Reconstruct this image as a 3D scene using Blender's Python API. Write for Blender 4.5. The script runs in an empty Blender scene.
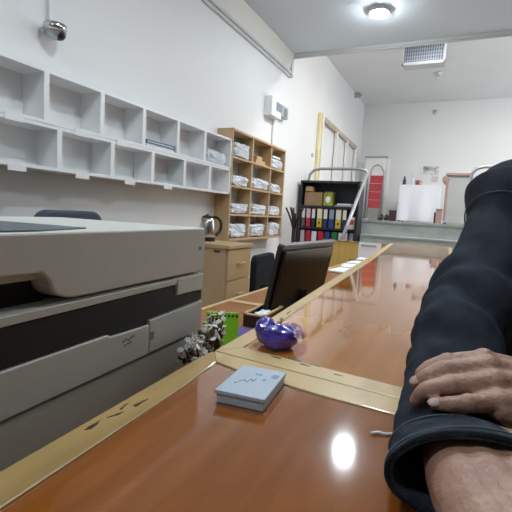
import bpy, bmesh, math, random
from mathutils import Vector, Matrix, noise
random.seed(7)
SC = bpy.context.scene
COL = SC.collection
# ------------------------------------------------------------------ camera
cam_data = bpy.data.cameras.new('camera')
cam = bpy.data.objects.new('camera', cam_data)
COL.objects.link(cam)
rt = Vector((0.90335117, 0.42504668, 0.05737572))
up = Vector((-0.09407043, 0.06583363, 0.99338647))
bk = Vector((0.41845837, -0.9027742, 0.09945521))
m3 = Matrix((rt, up, bk)).transposed()
cam.matrix_world = Matrix.Translation((0, 0, 1.25)) @ m3.to_4x4()
cam_data.sensor_width = 36.0
cam_data.lens = 427.66 / 512 * 36.0
cam_data.clip_start = 0.02
SC.camera = cam
# ------------------------------------------------------------------ light and exposure
W = bpy.data.worlds.new('daylight')
SC.world = W
W.use_nodes = True
W.node_tree.nodes['Background'].inputs[0].default_value = (0.80, 0.90, 1.0, 1)
W.node_tree.nodes['Background'].inputs[1].default_value = 4.0
SC.view_settings.view_transform = 'Standard'
SC.view_settings.look = 'None'
SC.view_settings.exposure = 0.30
SC.view_settings.gamma = 1.0
LAMP_NEAR = 270.0     # emission of the seen office lamp and the added fill lamps
FILL_FAR = 285.0      # emission of the unseen fill lamps added over the raised end
LAMP_COLOUR = (0.85, 0.945, 1.0)

# ------------------------------------------------------------------ materials
def mat(name, col, rough=0.6, metal=0.0, var=0.0, vscale=8.0, bump=0.0, bscale=60.0, coat=0.0,
        col2=None, stretch=(1, 1, 1), emit=0.0, alpha=1.0, trans=0.0, sheen=0.0, ior=1.5, detail=4.0, lo=0.35, hi=0.65, spec=0.5):
    m = bpy.data.materials.new(name)
    m.use_nodes = True
    nt = m.node_tree
    b = nt.nodes['Principled BSDF']
    I = b.inputs
    I['Base Color'].default_value = (*col, 1)
    I['Roughness'].default_value = rough
    I['Metallic'].default_value = metal
    I['Coat Weight'].default_value = coat
    I['Coat Roughness'].default_value = 0.04
    I['IOR'].default_value = ior
    I['Alpha'].default_value = alpha
    I['Transmission Weight'].default_value = trans
    I['Sheen Weight'].default_value = sheen
    I['Specular IOR Level'].default_value = spec
    if emit:
        I['Emission Color'].default_value = (*col, 1)
        I['Emission Strength'].default_value = emit
    if var or col2 or bump:
        tc = nt.nodes.new('ShaderNodeTexCoord')
        mp = nt.nodes.new('ShaderNodeMapping')
        mp.inputs['Scale'].default_value = stretch
        nt.links.new(tc.outputs['Object'], mp.inputs['Vector'])
    if var or col2:
        n = nt.nodes.new('ShaderNodeTexNoise')
        n.inputs['Scale'].default_value = vscale
        n.inputs['Detail'].default_value = detail
        nt.links.new(mp.outputs['Vector'], n.inputs['Vector'])
        r = nt.nodes.new('ShaderNodeValToRGB')
        r.color_ramp.elements[0].position = lo
        r.color_ramp.elements[1].position = hi
        c2 = col2 if col2 else tuple(max(0, c * (1 - var)) for c in col)
        r.color_ramp.elements[0].color = (*c2, 1)
        r.color_ramp.elements[1].color = (*col, 1)
        nt.links.new(n.outputs['Fac'], r.inputs['Fac'])
        nt.links.new(r.outputs['Color'], I['Base Color'])
    if bump:
        n2 = nt.nodes.new('ShaderNodeTexNoise')
        n2.inputs['Scale'].default_value = bscale
        n2.inputs['Detail'].default_value = 3
        nt.links.new(mp.outputs['Vector'], n2.inputs['Vector'])
        bp = nt.nodes.new('ShaderNodeBump')
        bp.inputs['Strength'].default_value = bump
        bp.inputs['Distance'].default_value = 0.01
        nt.links.new(n2.outputs['Fac'], bp.inputs['Height'])
        nt.links.new(bp.outputs['Normal'], I['Normal'])
    return m

def clear_mat(name, tint, mixfac=0.12, rough=0.05):
    m = bpy.data.materials.new(name)
    m.use_nodes = True
    nt = m.node_tree
    nt.nodes.remove(nt.nodes['Principled BSDF'])
    t = nt.nodes.new('ShaderNodeBsdfTransparent')
    t.inputs[0].default_value = (*tint, 1)
    g = nt.nodes.new('ShaderNodeBsdfGlossy')
    g.inputs['Roughness'].default_value = rough
    x = nt.nodes.new('ShaderNodeMixShader')
    x.inputs[0].default_value = mixfac
    nt.links.new(t.outputs[0], x.inputs[1])
    nt.links.new(g.outputs[0], x.inputs[2])
    nt.links.new(x.outputs[0], nt.nodes['Material Output'].inputs['Surface'])
    return m

M = {}
M['wall'] = mat('wall_paint', (0.80, 0.80, 0.80), 0.55, var=0.03, vscale=1.5, bump=0.03, bscale=40)
M['dim_wall'] = mat('bounce_cut_brown', (0.26, 0.22, 0.19), 0.6, var=0.2, vscale=4)  # dark brown invented for the unseen walls to cut bounced light
M['ceil'] = mat('ceiling_paint', (0.71, 0.77, 0.83), 0.7, var=0.03, vscale=1.0)
M['cove'] = mat('cove_paint', (0.78, 0.76, 0.70), 0.6, var=0.04, vscale=2)
M['trim'] = mat('trim_paint', (0.58, 0.585, 0.59), 0.5)
M['floor'] = mat('floor_tile', (0.42, 0.41, 0.39), 0.25, var=0.2, vscale=3)
M['marble'] = mat('step_marble', (0.47, 0.50, 0.48), 0.35, var=0.2, vscale=5, detail=8)
M['marble_edge'] = mat('step_nosing', (0.36, 0.38, 0.37), 0.3, var=0.2, vscale=6)
M['white'] = mat('white_laminate', (0.87, 0.88, 0.89), 0.35, var=0.02, vscale=3)
M['paper'] = mat('paper', (0.82, 0.84, 0.87), 0.7)
M['tag'] = mat('shelf_tag_card', (0.86, 0.87, 0.88), 0.5)
M['beech'] = mat('beech_board', (0.60, 0.40, 0.22), 0.45, var=0.14, vscale=9, stretch=(1, 1, 0.12))
M['beech_h'] = mat('beech_front', (0.58, 0.39, 0.21), 0.4, var=0.12, vscale=9, stretch=(1, 0.12, 1))
M['pine'] = mat('varnished_pine_edging', (0.44, 0.285, 0.105), 0.42, var=0.45, vscale=14, stretch=(1, 0.25, 1), coat=0.12, lo=0.25, hi=0.6)
M['pine_worn'] = mat('worn_pine_edging', (0.59, 0.42, 0.20), 0.36, col2=(0.36, 0.26, 0.14), vscale=9, stretch=(1.4, 0.5, 1), coat=0.12, detail=7, lo=0.24, hi=0.46)
M['scuff'] = mat('dark_scuff', (0.07, 0.06, 0.045), 0.4, var=0.5, vscale=40)
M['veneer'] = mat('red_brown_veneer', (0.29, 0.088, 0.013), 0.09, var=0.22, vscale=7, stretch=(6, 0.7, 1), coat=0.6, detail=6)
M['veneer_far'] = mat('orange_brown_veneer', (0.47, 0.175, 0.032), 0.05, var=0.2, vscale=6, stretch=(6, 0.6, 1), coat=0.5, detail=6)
M['desk'] = mat('desk_veneer', (0.38, 0.135, 0.035), 0.3, var=0.25, vscale=6, stretch=(1, 6, 1), coat=0.0)
M['desk_edge'] = mat('desk_edging', (0.70, 0.50, 0.26), 0.35, var=0.1, vscale=8)
M['yellow_panel'] = mat('yellow_wood_panel', (0.80, 0.51, 0.15), 0.4, var=0.12, vscale=5, stretch=(5, 1, 0.6))
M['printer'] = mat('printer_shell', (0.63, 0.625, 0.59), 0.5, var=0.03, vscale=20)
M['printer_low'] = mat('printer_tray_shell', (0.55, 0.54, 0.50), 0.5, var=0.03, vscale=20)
M['black'] = mat('black_plastic', (0.012, 0.012, 0.013), 0.35)
M['band'] = mat('dull_black_plastic', (0.010, 0.010, 0.011), 0.6)
M['cavity'] = mat('matt_black_plastic', (0.015, 0.016, 0.016), 0.8)
M['bezel'] = mat('monitor_shell', (0.016, 0.015, 0.015), 0.32)
M['bezel_top'] = mat('monitor_lit_top_and_mark', (0.16, 0.16, 0.16), 0.35)  # paler grey paints the light caught on the top; also the maker's mark
M['screen'] = mat('monitor_screen', (0.01, 0.01, 0.012), 0.08)
M['grey_glass'] = mat('scanner_lid_grey', (0.10, 0.115, 0.13), 0.35)
M['ink'] = mat('faded_print', (0.22, 0.23, 0.25), 0.6)
M['blue_ink'] = mat('faint_blue_print', (0.25, 0.33, 0.48), 0.6)
M['box_card'] = mat('pale_blue_card', (0.47, 0.55, 0.65), 0.4, var=0.05, vscale=25)
M['purple'] = mat('purple_foil', (0.10, 0.065, 0.56), 0.16, var=0.5, vscale=22, bump=0.35, bscale=45, coat=1.0)
M['film'] = clear_mat('clear_purple_film', (0.72, 0.62, 0.86), 0.22, 0.12)
M['purple_cloth'] = mat('purple_card', (0.13, 0.07, 0.28), 0.6, var=0.3, vscale=20)
M['green'] = mat('green_notepad_paper', (0.27, 0.80, 0.04), 0.55)
M['fabric_dark'] = mat('chair_fabric', (0.014, 0.017, 0.021), 0.9, spec=0.2, bump=0.3, bscale=300)
M['fabric_blue'] = mat('blue_grey_mesh', (0.055, 0.072, 0.10), 0.8, bump=0.2, bscale=300)
M['steel'] = mat('brushed_steel', (0.62, 0.62, 0.62), 0.22, 1.0)
M['pipe'] = mat('grey_painted_pipe', (0.36, 0.37, 0.385), 0.35, 0.3, var=0.08, vscale=20)
M['grey_metal'] = mat('grey_metal', (0.42, 0.44, 0.46), 0.4, 0.6)
M['dark_wood'] = mat('dark_stained_wood', (0.035, 0.018, 0.014), 0.35, var=0.3, vscale=20)
M['bag'] = mat('grey_plastic_bag', (0.70, 0.74, 0.80), 0.35, var=0.2, vscale=25, bump=0.3, bscale=50)
M['shelf_black'] = mat('black_bookshelf_board', (0.022, 0.025, 0.035), 0.5, var=0.2, vscale=10)
M['carton'] = mat('brown_cardboard', (0.36, 0.22, 0.11), 0.8, var=0.15, vscale=20)
M['tin'] = mat('yellow_green_tin', (0.48, 0.50, 0.06), 0.4, col2=(0.12, 0.20, 0.03), vscale=30)
M['blue_book'] = mat('blue_book_cover', (0.05, 0.11, 0.32), 0.4)
M['yellow'] = mat('yellow_paint', (0.86, 0.82, 0.52), 0.5, col2=(0.80, 0.62, 0.30), vscale=3, stretch=(1, 1, 1))
M['frame_white'] = mat('white_painted_metal', (0.86, 0.84, 0.81), 0.45)
M['frame_beige'] = mat('beige_painted_metal', (0.55, 0.48, 0.36), 0.5, var=0.3, vscale=8)
M['red'] = mat('red_plastic', (0.50, 0.045, 0.06), 0.45, var=0.15, vscale=10)
M['cloth'] = mat('white_cloth', (0.80, 0.81, 0.87), 0.85, bump=0.15, bscale=200)
M['lectern'] = mat('grey_panel', (0.42, 0.43, 0.42), 0.5, var=0.05, vscale=5)
M['brownpink'] = mat('brown_laminate', (0.36, 0.22, 0.19), 0.45, var=0.1, vscale=10)
M['pink'] = mat('pink_card', (0.55, 0.36, 0.33), 0.7)
M['vent_grey'] = mat('vent_louvre', (0.27, 0.31, 0.37), 0.4, 0.3)
M['vent_white'] = mat('vent_frame', (0.55, 0.57, 0.60), 0.4)
M['vent_dark'] = mat('vent_inside', (0.06, 0.075, 0.09), 0.8)
M['lamp'] = mat('lamp_diffuser', LAMP_COLOUR, 0.5, emit=LAMP_NEAR)
M['fill_far'] = mat('fill_diffuser_far', (1.0, 0.97, 0.93), 0.5, emit=FILL_FAR)
M['denim'] = mat('black_denim', (0.030, 0.037, 0.052), 0.85, col2=(0.015, 0.0185, 0.027), vscale=14, bump=0.35, bscale=500, sheen=0.0, spec=0.12, detail=6)
M['denim_cuff'] = mat('washed_denim_cuff', (0.046, 0.056, 0.074), 0.85, col2=(0.020, 0.025, 0.034), vscale=45, bump=0.4, bscale=500, sheen=0.0, spec=0.12, detail=6)
M['denim_seam'] = mat('denim_seam_thread', (0.085, 0.10, 0.125), 0.8)
M['lining'] = mat('dark_lining', (0.008, 0.008, 0.010), 0.9, spec=0.1)
M['skin'] = mat('skin', (0.47, 0.28, 0.205), 0.5, col2=(0.33, 0.175, 0.125), vscale=30, bump=0.25, bscale=160, detail=8, lo=0.3, hi=0.62)
M['skin'].node_tree.nodes['Principled BSDF'].inputs['Subsurface Weight'].default_value = 0.06
M['skin'].node_tree.nodes['Principled BSDF'].inputs['Subsurface Radius'].default_value = (0.01, 0.004, 0.002)
M['nail'] = mat('fingernail', (0.60, 0.40, 0.35), 0.3)
M['hair'] = mat('dark_hair', (0.02, 0.016, 0.014), 0.6, bump=0.5, bscale=200)
M['eye'] = mat('eye_white', (0.75, 0.73, 0.70), 0.2)
M['iris'] = mat('iris', (0.05, 0.03, 0.02), 0.2)
M['lips'] = mat('lips', (0.38, 0.17, 0.15), 0.5)
M['trousers'] = mat('dark_trousers', (0.03, 0.03, 0.035), 0.9)
M['shoe'] = mat('black_shoe', (0.015, 0.014, 0.014), 0.4)
M['flower_white'] = mat('dried_white_petals', (0.82, 0.79, 0.74), 0.8, var=0.3, vscale=60)
M['flower_brown'] = mat('dried_brown_stems', (0.20, 0.13, 0.075), 0.9, var=0.5, vscale=60)
M['pot'] = mat('brown_glazed_pot', (0.14, 0.09, 0.06), 0.4)
M['cable'] = mat('white_plastic', (0.78, 0.79, 0.80), 0.4)
M['glass'] = clear_mat('added_window_glass', (0.95, 0.97, 0.97), 0.08, 0.0)
M['poster'] = mat('poster_print', (0.72, 0.70, 0.70), 0.6, col2=(0.18, 0.17, 0.19), vscale=7, detail=6, lo=0.38, hi=0.55)

# ------------------------------------------------------------------ mesh helpers
WM = {}
def wm(o):
    return WM.get(o.name, Matrix.Identity(4)) if o else Matrix.Identity(4)

def catmull(pts, n):
    P = [Vector(p) for p in pts]
    P = [P[0] * 2 - P[1]] + P + [P[-1] * 2 - P[-2]]
    out = []
    segs = len(P) - 3
    for i in range(n + 1):
        t = i / n * segs
        k = min(int(t), segs - 1)
        u = t - k
        a, b, c, d = P[k:k + 4]
        out.append(0.5 * ((2 * b) + (c - a) * u + (2 * a - 5 * b + 4 * c - d) * u * u + (3 * b - a - 3 * c + d) * u ** 3))
    return out

class MB:
    def __init__(s):
        s.bm = bmesh.new()
    def box(s, lo, hi, rz=0.0, rx=0.0, ry=0.0):
        lo, hi = Vector(lo), Vector(hi)
        c, d = (lo + hi) / 2, hi - lo
        mtx = Matrix.Translation(c) @ Matrix.Rotation(rz, 4, 'Z') @ Matrix.Rotation(ry, 4, 'Y') @ Matrix.Rotation(rx, 4, 'X') @ Matrix.Diagonal((*d, 1))
        bmesh.ops.create_cube(s.bm, size=1, matrix=mtx)
        return s
    def cone(s, p0, p1, r0, r1=None, seg=20):
        p0, p1 = Vector(p0), Vector(p1)
        r1 = r0 if r1 is None else r1
        d = p1 - p0
        a = d.orthogonal().normalized()
        c = d.normalized().cross(a)
        nv = s.bm.verts.new
        A, B = [], []
        for k in range(seg):
            t = 2 * math.pi * k / seg
            e = a * math.cos(t) + c * math.sin(t)
            A.append(nv(p0 + e * r0))
            B.append(nv(p1 + e * r1))
        for k in range(seg):
            s.bm.faces.new((A[k], A[(k + 1) % seg], B[(k + 1) % seg], B[k]))
        s.bm.faces.new(A[::-1])
        s.bm.faces.new(B)
        return s
    def sph(s, c, r, seg=20, rings=14, rot=None):
        r = (r, r, r) if not hasattr(r, '__len__') else r
        mtx = Matrix.Translation(c) @ (rot.to_4x4() if rot else Matrix.Identity(4)) @ Matrix.Diagonal((*r, 1))
        nv = s.bm.verts.new
        top, bot = nv(mtx @ Vector((0, 0, 1))), nv(mtx @ Vector((0, 0, -1)))
        R = []
        for j in range(1, rings):
            z, q = math.cos(math.pi * j / rings), math.sin(math.pi * j / rings)
            R.append([nv(mtx @ Vector((q * math.cos(2 * math.pi * k / seg), q * math.sin(2 * math.pi * k / seg), z))) for k in range(seg)])
        f = s.bm.faces.new
        for k in range(seg):
            f((top, R[0][k], R[0][(k + 1) % seg]))
            f((bot, R[-1][(k + 1) % seg], R[-1][k]))
        for a, b in zip(R, R[1:]):
            for k in range(seg):
                f((a[k], b[k], b[(k + 1) % seg], a[(k + 1) % seg]))
        return s
    def tube(s, pts, r, seg=10, smooth=0, cap=True):
        P = catmull(pts, smooth) if smooth else [Vector(p) for p in pts]
        n = len(P)
        rad = [r] * n if not hasattr(r, '__len__') else [r[min(len(r) - 1, int(i / max(1, n - 1) * (len(r) - 1) + .5))] for i in range(n)]
        rings = []
        ref = None
        for i, p in enumerate(P):
            t = (P[min(i + 1, n - 1)] - P[max(i - 1, 0)]).normalized()
            if ref is None:
                ref = Vector((0, 0, 1)) if abs(t.z) < 0.9 else Vector((1, 0, 0))
            a = t.cross(ref).normalized()
            b = a.cross(t).normalized()
            ref = b
            rings.append([s.bm.verts.new(p + (a * math.cos(2 * math.pi * k / seg) + b * math.sin(2 * math.pi * k / seg)) * rad[i]) for k in range(seg)])
        for i in range(n - 1):
            for k in range(seg):
                s.bm.faces.new((rings[i][k], rings[i][(k + 1) % seg], rings[i + 1][(k + 1) % seg], rings[i + 1][k]))
        if cap:
            s.bm.faces.new(rings[0][::-1])
            s.bm.faces.new(rings[-1])
        return s
    def prism(s, poly, d0, d1, axis='Z'):
        # poly in the two other axes: Z -> (x,y), X -> (y,z), Y -> (x,z)
        def pt(p, d):
            return {'Z': (p[0], p[1], d), 'X': (d, p[0], p[1]), 'Y': (p[0], d, p[1])}[axis]
        a = [s.bm.verts.new(pt(p, d0)) for p in poly]
        b = [s.bm.verts.new(pt(p, d1)) for p in poly]
        n = len(poly)
        s.bm.faces.new(a)
        s.bm.faces.new(b)
        for i in range(n):
            s.bm.faces.new((a[i], a[(i + 1) % n], b[(i + 1) % n], b[i]))
        return s
    def lathe(s, prof, c=(0, 0, 0), seg=28):
        c = Vector(c)
        rings = []
        for r, z in prof:
            rings.append([s.bm.verts.new(c + Vector((r * math.cos(2 * math.pi * k / seg), r * math.sin(2 * math.pi * k / seg), z))) for k in range(seg)])
        for i in range(len(prof) - 1):
            for k in range(seg):
                s.bm.faces.new((rings[i][k], rings[i][(k + 1) % seg], rings[i + 1][(k + 1) % seg], rings[i + 1][k]))
        s.bm.faces.new(rings[0][::-1])
        s.bm.faces.new(rings[-1])
        return s
    def build(s, name, m, parent=None, loc=None, bevel=0.0, smooth=False, local=False, seg=2):
        bmesh.ops.recalc_face_normals(s.bm, faces=s.bm.faces)
        base = wm(parent)
        if loc is not None and parent is None:
            base = Matrix.Translation(loc)
        if not local:
            s.bm.transform(base.inverted())
        me = bpy.data.meshes.new(name)
        s.bm.to_mesh(me)
        s.bm.free()
        me.materials.append(m)
        o = bpy.data.objects.new(name, me)
        COL.objects.link(o)
        if parent:
            o.parent = parent
            WM[o.name] = base
        elif loc is not None:
            o.location = loc
            WM[o.name] = base
        if smooth:
            for p in me.polygons:
                p.use_smooth = True
        if bevel:
            b = o.modifiers.new('bevel', 'BEVEL')
            b.width = bevel
            b.segments = seg
            b.limit_method = 'ANGLE'
        return o

def tag(o, label=None, cat=None, group=None, kind=None):
    if label: o['label'] = label
    if cat: o['category'] = cat
    if group: o['group'] = group
    if kind: o['kind'] = kind
    return o
def thing(name, label, cat, loc=(0, 0, 0), rz=0.0, group=None):
    o = bpy.data.objects.new(name, None)
    COL.objects.link(o)
    o.location = loc
    o.rotation_euler = (0, 0, rz)
    o.empty_display_size = 0.05
    WM[o.name] = Matrix.Translation(loc) @ Matrix.Rotation(rz, 4, 'Z')
    return tag(o, label, cat, group)
def struct(o):
    o['kind'] = 'structure'
    return o
def copy_tree(o, parent=None):
    c = o.copy()
    COL.objects.link(c)
    if parent:
        c.parent = parent
    for ch in list(o.children):
        copy_tree(ch, c)
    return c

def freeze(o):
    """apply the modifiers of o"""
    dg = bpy.context.evaluated_depsgraph_get()
    me = bpy.data.meshes.new_from_object(o.evaluated_get(dg))
    o.modifiers.clear()
    old = o.data
    o.data = me
    bpy.data.meshes.remove(old)
def roundcone(mb, p0, p1, r0, r1):
    mb.cone(p0, p1, r0, r1, seg=20)
    mb.sph(p0, r0, 16, 10)
    mb.sph(p1, r1, 16, 10)
def chain(mb, pts, radii, n=0):
    if n:
        q = catmull(pts, n)
        rr = catmull([(r, 0, 0) for r in radii], n)
        pts, radii = q, [v.x for v in rr]
    for i in range(len(pts) - 1):
        roundcone(mb, pts[i], pts[i + 1], radii[i], radii[i + 1])
def remesh(o, voxel, it=4, f=0.5):
    r = o.modifiers.new('r', 'REMESH')
    r.mode = 'VOXEL'
    r.voxel_size = voxel
    sm = o.modifiers.new('s', 'SMOOTH')
    sm.factor = f
    sm.iterations = it
    freeze(o)
    for p in o.data.polygons:
        p.use_smooth = True

# ================================================================== SETTING
struct(MB().box((-2.37, -2.2, -0.1), (3.6, 10.3, 0)).build('floor', M['floor']))
struct(MB().box((-2.37, -2.2, 0), (-2.17, 10.3, 4.1)).build('wall_left', M['wall']))
struct(MB().box((-2.17, 10.1, 0), (3.4, 10.3, 4.1)).build('wall_back', M['wall']))
struct(MB().box((-2.37, -2.4, 0), (3.6, -2.2, 4.1)).build('wall_front', M['dim_wall']))
w = MB()
w.box((3.4, -2.2, 0), (3.6, 6.6, 4.1)).box((3.4, 9.2, 0), (3.6, 10.3, 4.1))
w.box((3.4, 6.6, 0), (3.6, 9.2, 1.9)).box((3.4, 6.6, 3.5), (3.6, 9.2, 4.1))
struct(w.build('wall_right', M['dim_wall']))
struct(MB().box((-2.37, -2.4, 3.32), (3.6, 5.38, 4.1)).build('ceiling', M['ceil']))
struct(MB().box((-2.37, 5.38, 3.84), (3.6, 10.3, 4.1)).build('ceiling.001', M['wall']))
# cream cove between wall and ceiling, grey mouldings
struct(MB().prism([(-2.17, 3.10), (-2.10, 3.32), (-2.17, 3.32)], -2.2, 5.38, 'Y').build('trim_1', M['cove']))
struct(MB().box((-2.17, -2.2, 3.07), (-2.125, 5.40, 3.10)).box((-2.17, -2.2, 3.035), (-2.145, 5.40, 3.07)).build('trim_2', M['trim'], bevel=0.006))
t = MB()
t.box((-2.155, 5.36, 3.285), (3.4, 5.41, 3.32)).box((-2.155, 5.37, 3.265), (3.4, 5.40, 3.285))
t.box((-2.17, 5.36, 3.035), (-2.12, 5.41, 3.32))
struct(t.build('trim_3', M['trim'], bevel=0.005))
# unseen window, added to let daylight onto the raised end
win = MB()
for y0, y1 in ((6.6, 6.66), (7.87, 7.93), (9.14, 9.2)):
    win.box((3.45, y0, 1.9), (3.52, y1, 3.5))
for z0, z1 in ((1.9, 1.96), (3.44, 3.5)):
    win.box((3.45, 6.6, z0), (3.52, 9.2, z1))
wf = struct(win.build('added_window_1', M['frame_white']))
MB().box((3.48, 6.63, 1.93), (3.486, 9.17, 3.47)).build('pane', M['glass'], wf)
# raised end of the room and its stair
pl = MB()
pl.box((-2.17, 6.30, 0), (3.4, 10.1, 1.21))
struct(pl.build('floor_platform', M['marble']))
struct(MB().box((-2.17, 6.28, 1.21), (3.4, 10.1, 1.25)).build('trim_4', M['marble_edge'], bevel=0.004))
st = MB()
for i in range(1, 6):
    st.box((-1.22, 6.30 - 0.23 * i, 0), (2.2, 6.30 - 0.23 * (i - 1), 1.25 - 0.208 * i - 0.03))
struct(st.build('staircase', M['marble']))
st = MB()
for i in range(1, 6):
    st.box((-1.22, 6.28 - 0.23 * i, 1.22 - 0.208 * i), (2.2, 6.30 - 0.23 * (i - 1), 1.25 - 0.208 * i))
struct(st.build('trim_5', M['marble_edge'], bevel=0.004))

# ================================================================== LAMPS
def lamp(loc, r, m, label, group=None):
    t = thing('ceiling_or_fill_lamp', label, 'lamp', loc, group=group)
    MB().lathe([(r * 1.25, 0), (r * 1.25, -0.02), (r * 1.12, -0.035), (r * 1.02, -0.035)], loc).build('housing', M['vent_white'], t, smooth=False)
    MB().lathe([(r, -0.030), (r * 0.97, -0.045), (r * 0.7, -0.055), (r * .01, -0.058)], loc).build('diffuser', m, t, smooth=True)
    return t
lamp((-0.895, 4.50, 3.32), 0.085, M['lamp'], 'round glowing white lamp on the lower ceiling in front of the vent')
for x, y in ((-0.45, 1.5), (0.35, 2.7), (-0.9, -0.7)):  # unseen lamps, added as fill for the pigeonholes, printer and counter
    lamp((x, y, 3.32), 0.085, M['lamp'], 'unseen round fill lamp added to the lower ceiling', 'fill lamps added to the lower ceiling')
for x, y in ((-0.1, 5.9), (1.3, 5.9), (1.6, 7.2), (2.8, 8.3)):  # unseen lamps, added behind the beam and off to the right to brighten the platform
    lamp((x, y, 3.84), 0.11, M['fill_far'], 'unseen round fill lamp added to the high ceiling over the platform', 'fill lamps added to the high ceiling')

# ================================================================== WHITE PIGEONHOLES
TAGS = []
def pigeon(z0, z1, divs, y0, label, tags, top):
    t = thing('pigeonhole_unit', label, 'shelf', (-2.085, (y0 + 3.63) / 2, z0))
    b = MB()
    th = 0.018
    b.box((-2.169, y0, z0), (-2.0, 3.63, z0 + th))
    b.box((-2.169, y0, z1 - th), (-2.0, 3.63, z1))
    b.box((-2.169, y0, z0), (-2.0, y0 + th, z1))
    b.box((-2.169, 3.63 - th, z0), (-2.0, 3.63, z1))
    b.box((-2.169, y0, z0), (-2.164, 3.63, z1))
    b.build('carcass', M['white'], t)
    for y in divs:
        MB().box((-2.165, y - 0.016, z0 + th), (-2.0, y + 0.016, z1 - th)).build('divider', M['white'], t)
    for y in tags:
        MB().box((-2.0, y - 0.05, z0 - 0.024), (-1.997, y + 0.05, z0 + 0.012)).build('label_tag', M['tag'], t)
pigeon(1.655, 1.932, [0.82, 1.22, 1.607, 1.995, 2.378, 2.773, 3.162], 0.42,
       'white wall pigeonhole row directly above the other row, holding a blue book', [1.03, 1.425, 1.84, 2.17], True)
pigeon(1.415, 1.653, [0.90, 1.30, 1.691, 2.089, 2.483, 2.878, 3.264], 0.42,
       'lower white wall pigeonhole row with card tags, mostly empty', [1.04, 1.44, 1.85, 2.25, 2.665], False)
tag(MB().box((-2.14, 2.42, 1.673), (-2.01, 2.74, 1.683)).box((-2.135, 2.425, 1.683), (-2.014, 2.735, 1.698)).build('document_folder', M['paper'], loc=(-2.08, 2.58, 1.673)), 'thin white document folder under the blue book', 'folder')
t = thing('blue_book', 'blue book lying flat in the upper white pigeonholes', 'book', (-2.08, 2.58, 1.698))
MB().box((-2.145, 2.42, 1.698), (-2.006, 2.745, 1.702)).box((-2.145, 2.42, 1.716), (-2.006, 2.745, 1.720)).box((-2.145, 2.42, 1.698), (-2.006, 2.424, 1.720)).build('cover', M['blue_book'], t)
MB().box((-2.14, 2.425, 1.702), (-2.012, 2.735, 1.716)).build('pages', M['paper'], t)
MB().box((-2.142, 2.424, 1.720), (-2.012, 2.742, 1.7215)).build('bounce_sheet', M['tag'], t)  # pale sheet added over the cover to keep its blue bounce down
tag(MB().box((-2.14, 2.52, 1.433), (-2.01, 2.85, 1.437)).box((-2.13, 2.53, 1.437), (-2.02, 2.84, 1.450)).build('document_folder', M['grey_metal'], loc=(-2.08, 2.68, 1.433)), 'grey folder lying flat in the lower white pigeonholes', 'folder')

def crumple(name, c, r, label, cat, m, seed, group=None, flat=1.0):
    b = MB()
    b.sph((0, 0, 0), 1.0, 26, 18)
    for v in b.bm.verts:
        d = v.co.normalized()
        n = noise.noise(d * 1.7 + Vector((seed * 3.1, seed, 0))) * 0.35 + abs(noise.noise(d * 4.0 + Vector((0, seed * 2.3, seed)))) * 0.45
        f = 0.86 + n * 0.45
        # boxy superellipse
        e = max(abs(d.x), abs(d.y), abs(d.z)) ** 0.85
        v.co = Vector((d.x * r[0] / e * f, d.y * r[1] / e * f, max(-r[2], d.z * r[2] / e * f)))
    mx = max(v.co.x for v in b.bm.verts); mn = min(v.co.x for v in b.bm.verts)
    my = max(v.co.y for v in b.bm.verts); ny = min(v.co.y for v in b.bm.verts)
    for v in b.bm.verts:
        if v.co.x > 0: v.co.x *= r[0] / mx
        else: v.co.x *= -r[0] / mn
        if v.co.y > 0: v.co.y *= r[1] / my
        else: v.co.y *= -r[1] / ny
        v.co += Vector(c) + Vector((0, 0, r[2]))
    return tag(b.build(name, m, loc=c, smooth=False), label, cat, group)
crumple('plastic_bag', (-2.085, 3.40, 1.675), (0.080, 0.205, 0.060), 'crumpled clear plastic bag in the end hole of the upper white pigeonholes', 'bag', M['bag'], 1.3)

# ================================================================== WOODEN BOOKCASE
t = thing('bookcase', 'beech wall bookcase stuffed with plastic bags beside the white pigeonholes', 'bookcase', (-2.085, 4.33, 0.965))
b = MB()
b.box((-2.17, 3.64, 0.965), (-2.0, 3.66, 2.042)).box((-2.17, 5.0, 0.965), (-2.0, 5.02, 2.042))
b.box((-2.17, 3.64, 2.022), (-2.0, 5.02, 2.042)).box((-2.17, 3.64, 0.965), (-2.0, 5.02, 0.985))
b.build('carcass', M['beech'], t)
MB().box((-2.17, 3.65, 0.97), (-2.162, 5.01, 2.03)).build('back_panel', M['lectern'], t)
SH = [0.985, 1.230, 1.508, 1.784]
for z in SH[1:]:
    MB().box((-2.165, 3.66, z - 0.018), (-2.0, 5.0, z)).build('shelf_board', M['beech_h'], t)
tops = [1.212, 1.490, 1.766, 2.022]
cells = [(3.66, 4.10), (4.13, 4.60), (4.62, 5.0)]
for z, zt in zip(SH, tops):
    for y in (4.115, 4.605):
        MB().box((-2.165, y - 0.012, z), (-2.01, y + 0.012, zt)).build('divider', M['beech'], t)
rown = ['bottom', 'third', 'second', 'top']
coln = ['left-hand', 'middle', 'right-hand']
k = 0
for ri, z in enumerate(SH):
    for ci, (y0, y1) in enumerate(cells):
        k += 1
        if ri == 3 and ci == 1:
            continue
        h = [0.082, 0.062, 0.062, 0.078][ri] * random.uniform(0.85, 1.1)
        if ri == 3 and ci == 2:
            h = 0.06
        crumple('plastic_bag', (-2.08, (y0 + y1) / 2, z + 0.001), (0.080, (y1 - y0) / 2 - 0.008, h),
                'crumpled grey plastic bag in the %s cell of the beech bookcase, %s row' % (coln[ci], rown[ri]), 'bag', M['bag'], k * 1.7, 'plastic bags in the beech bookcase')
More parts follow.
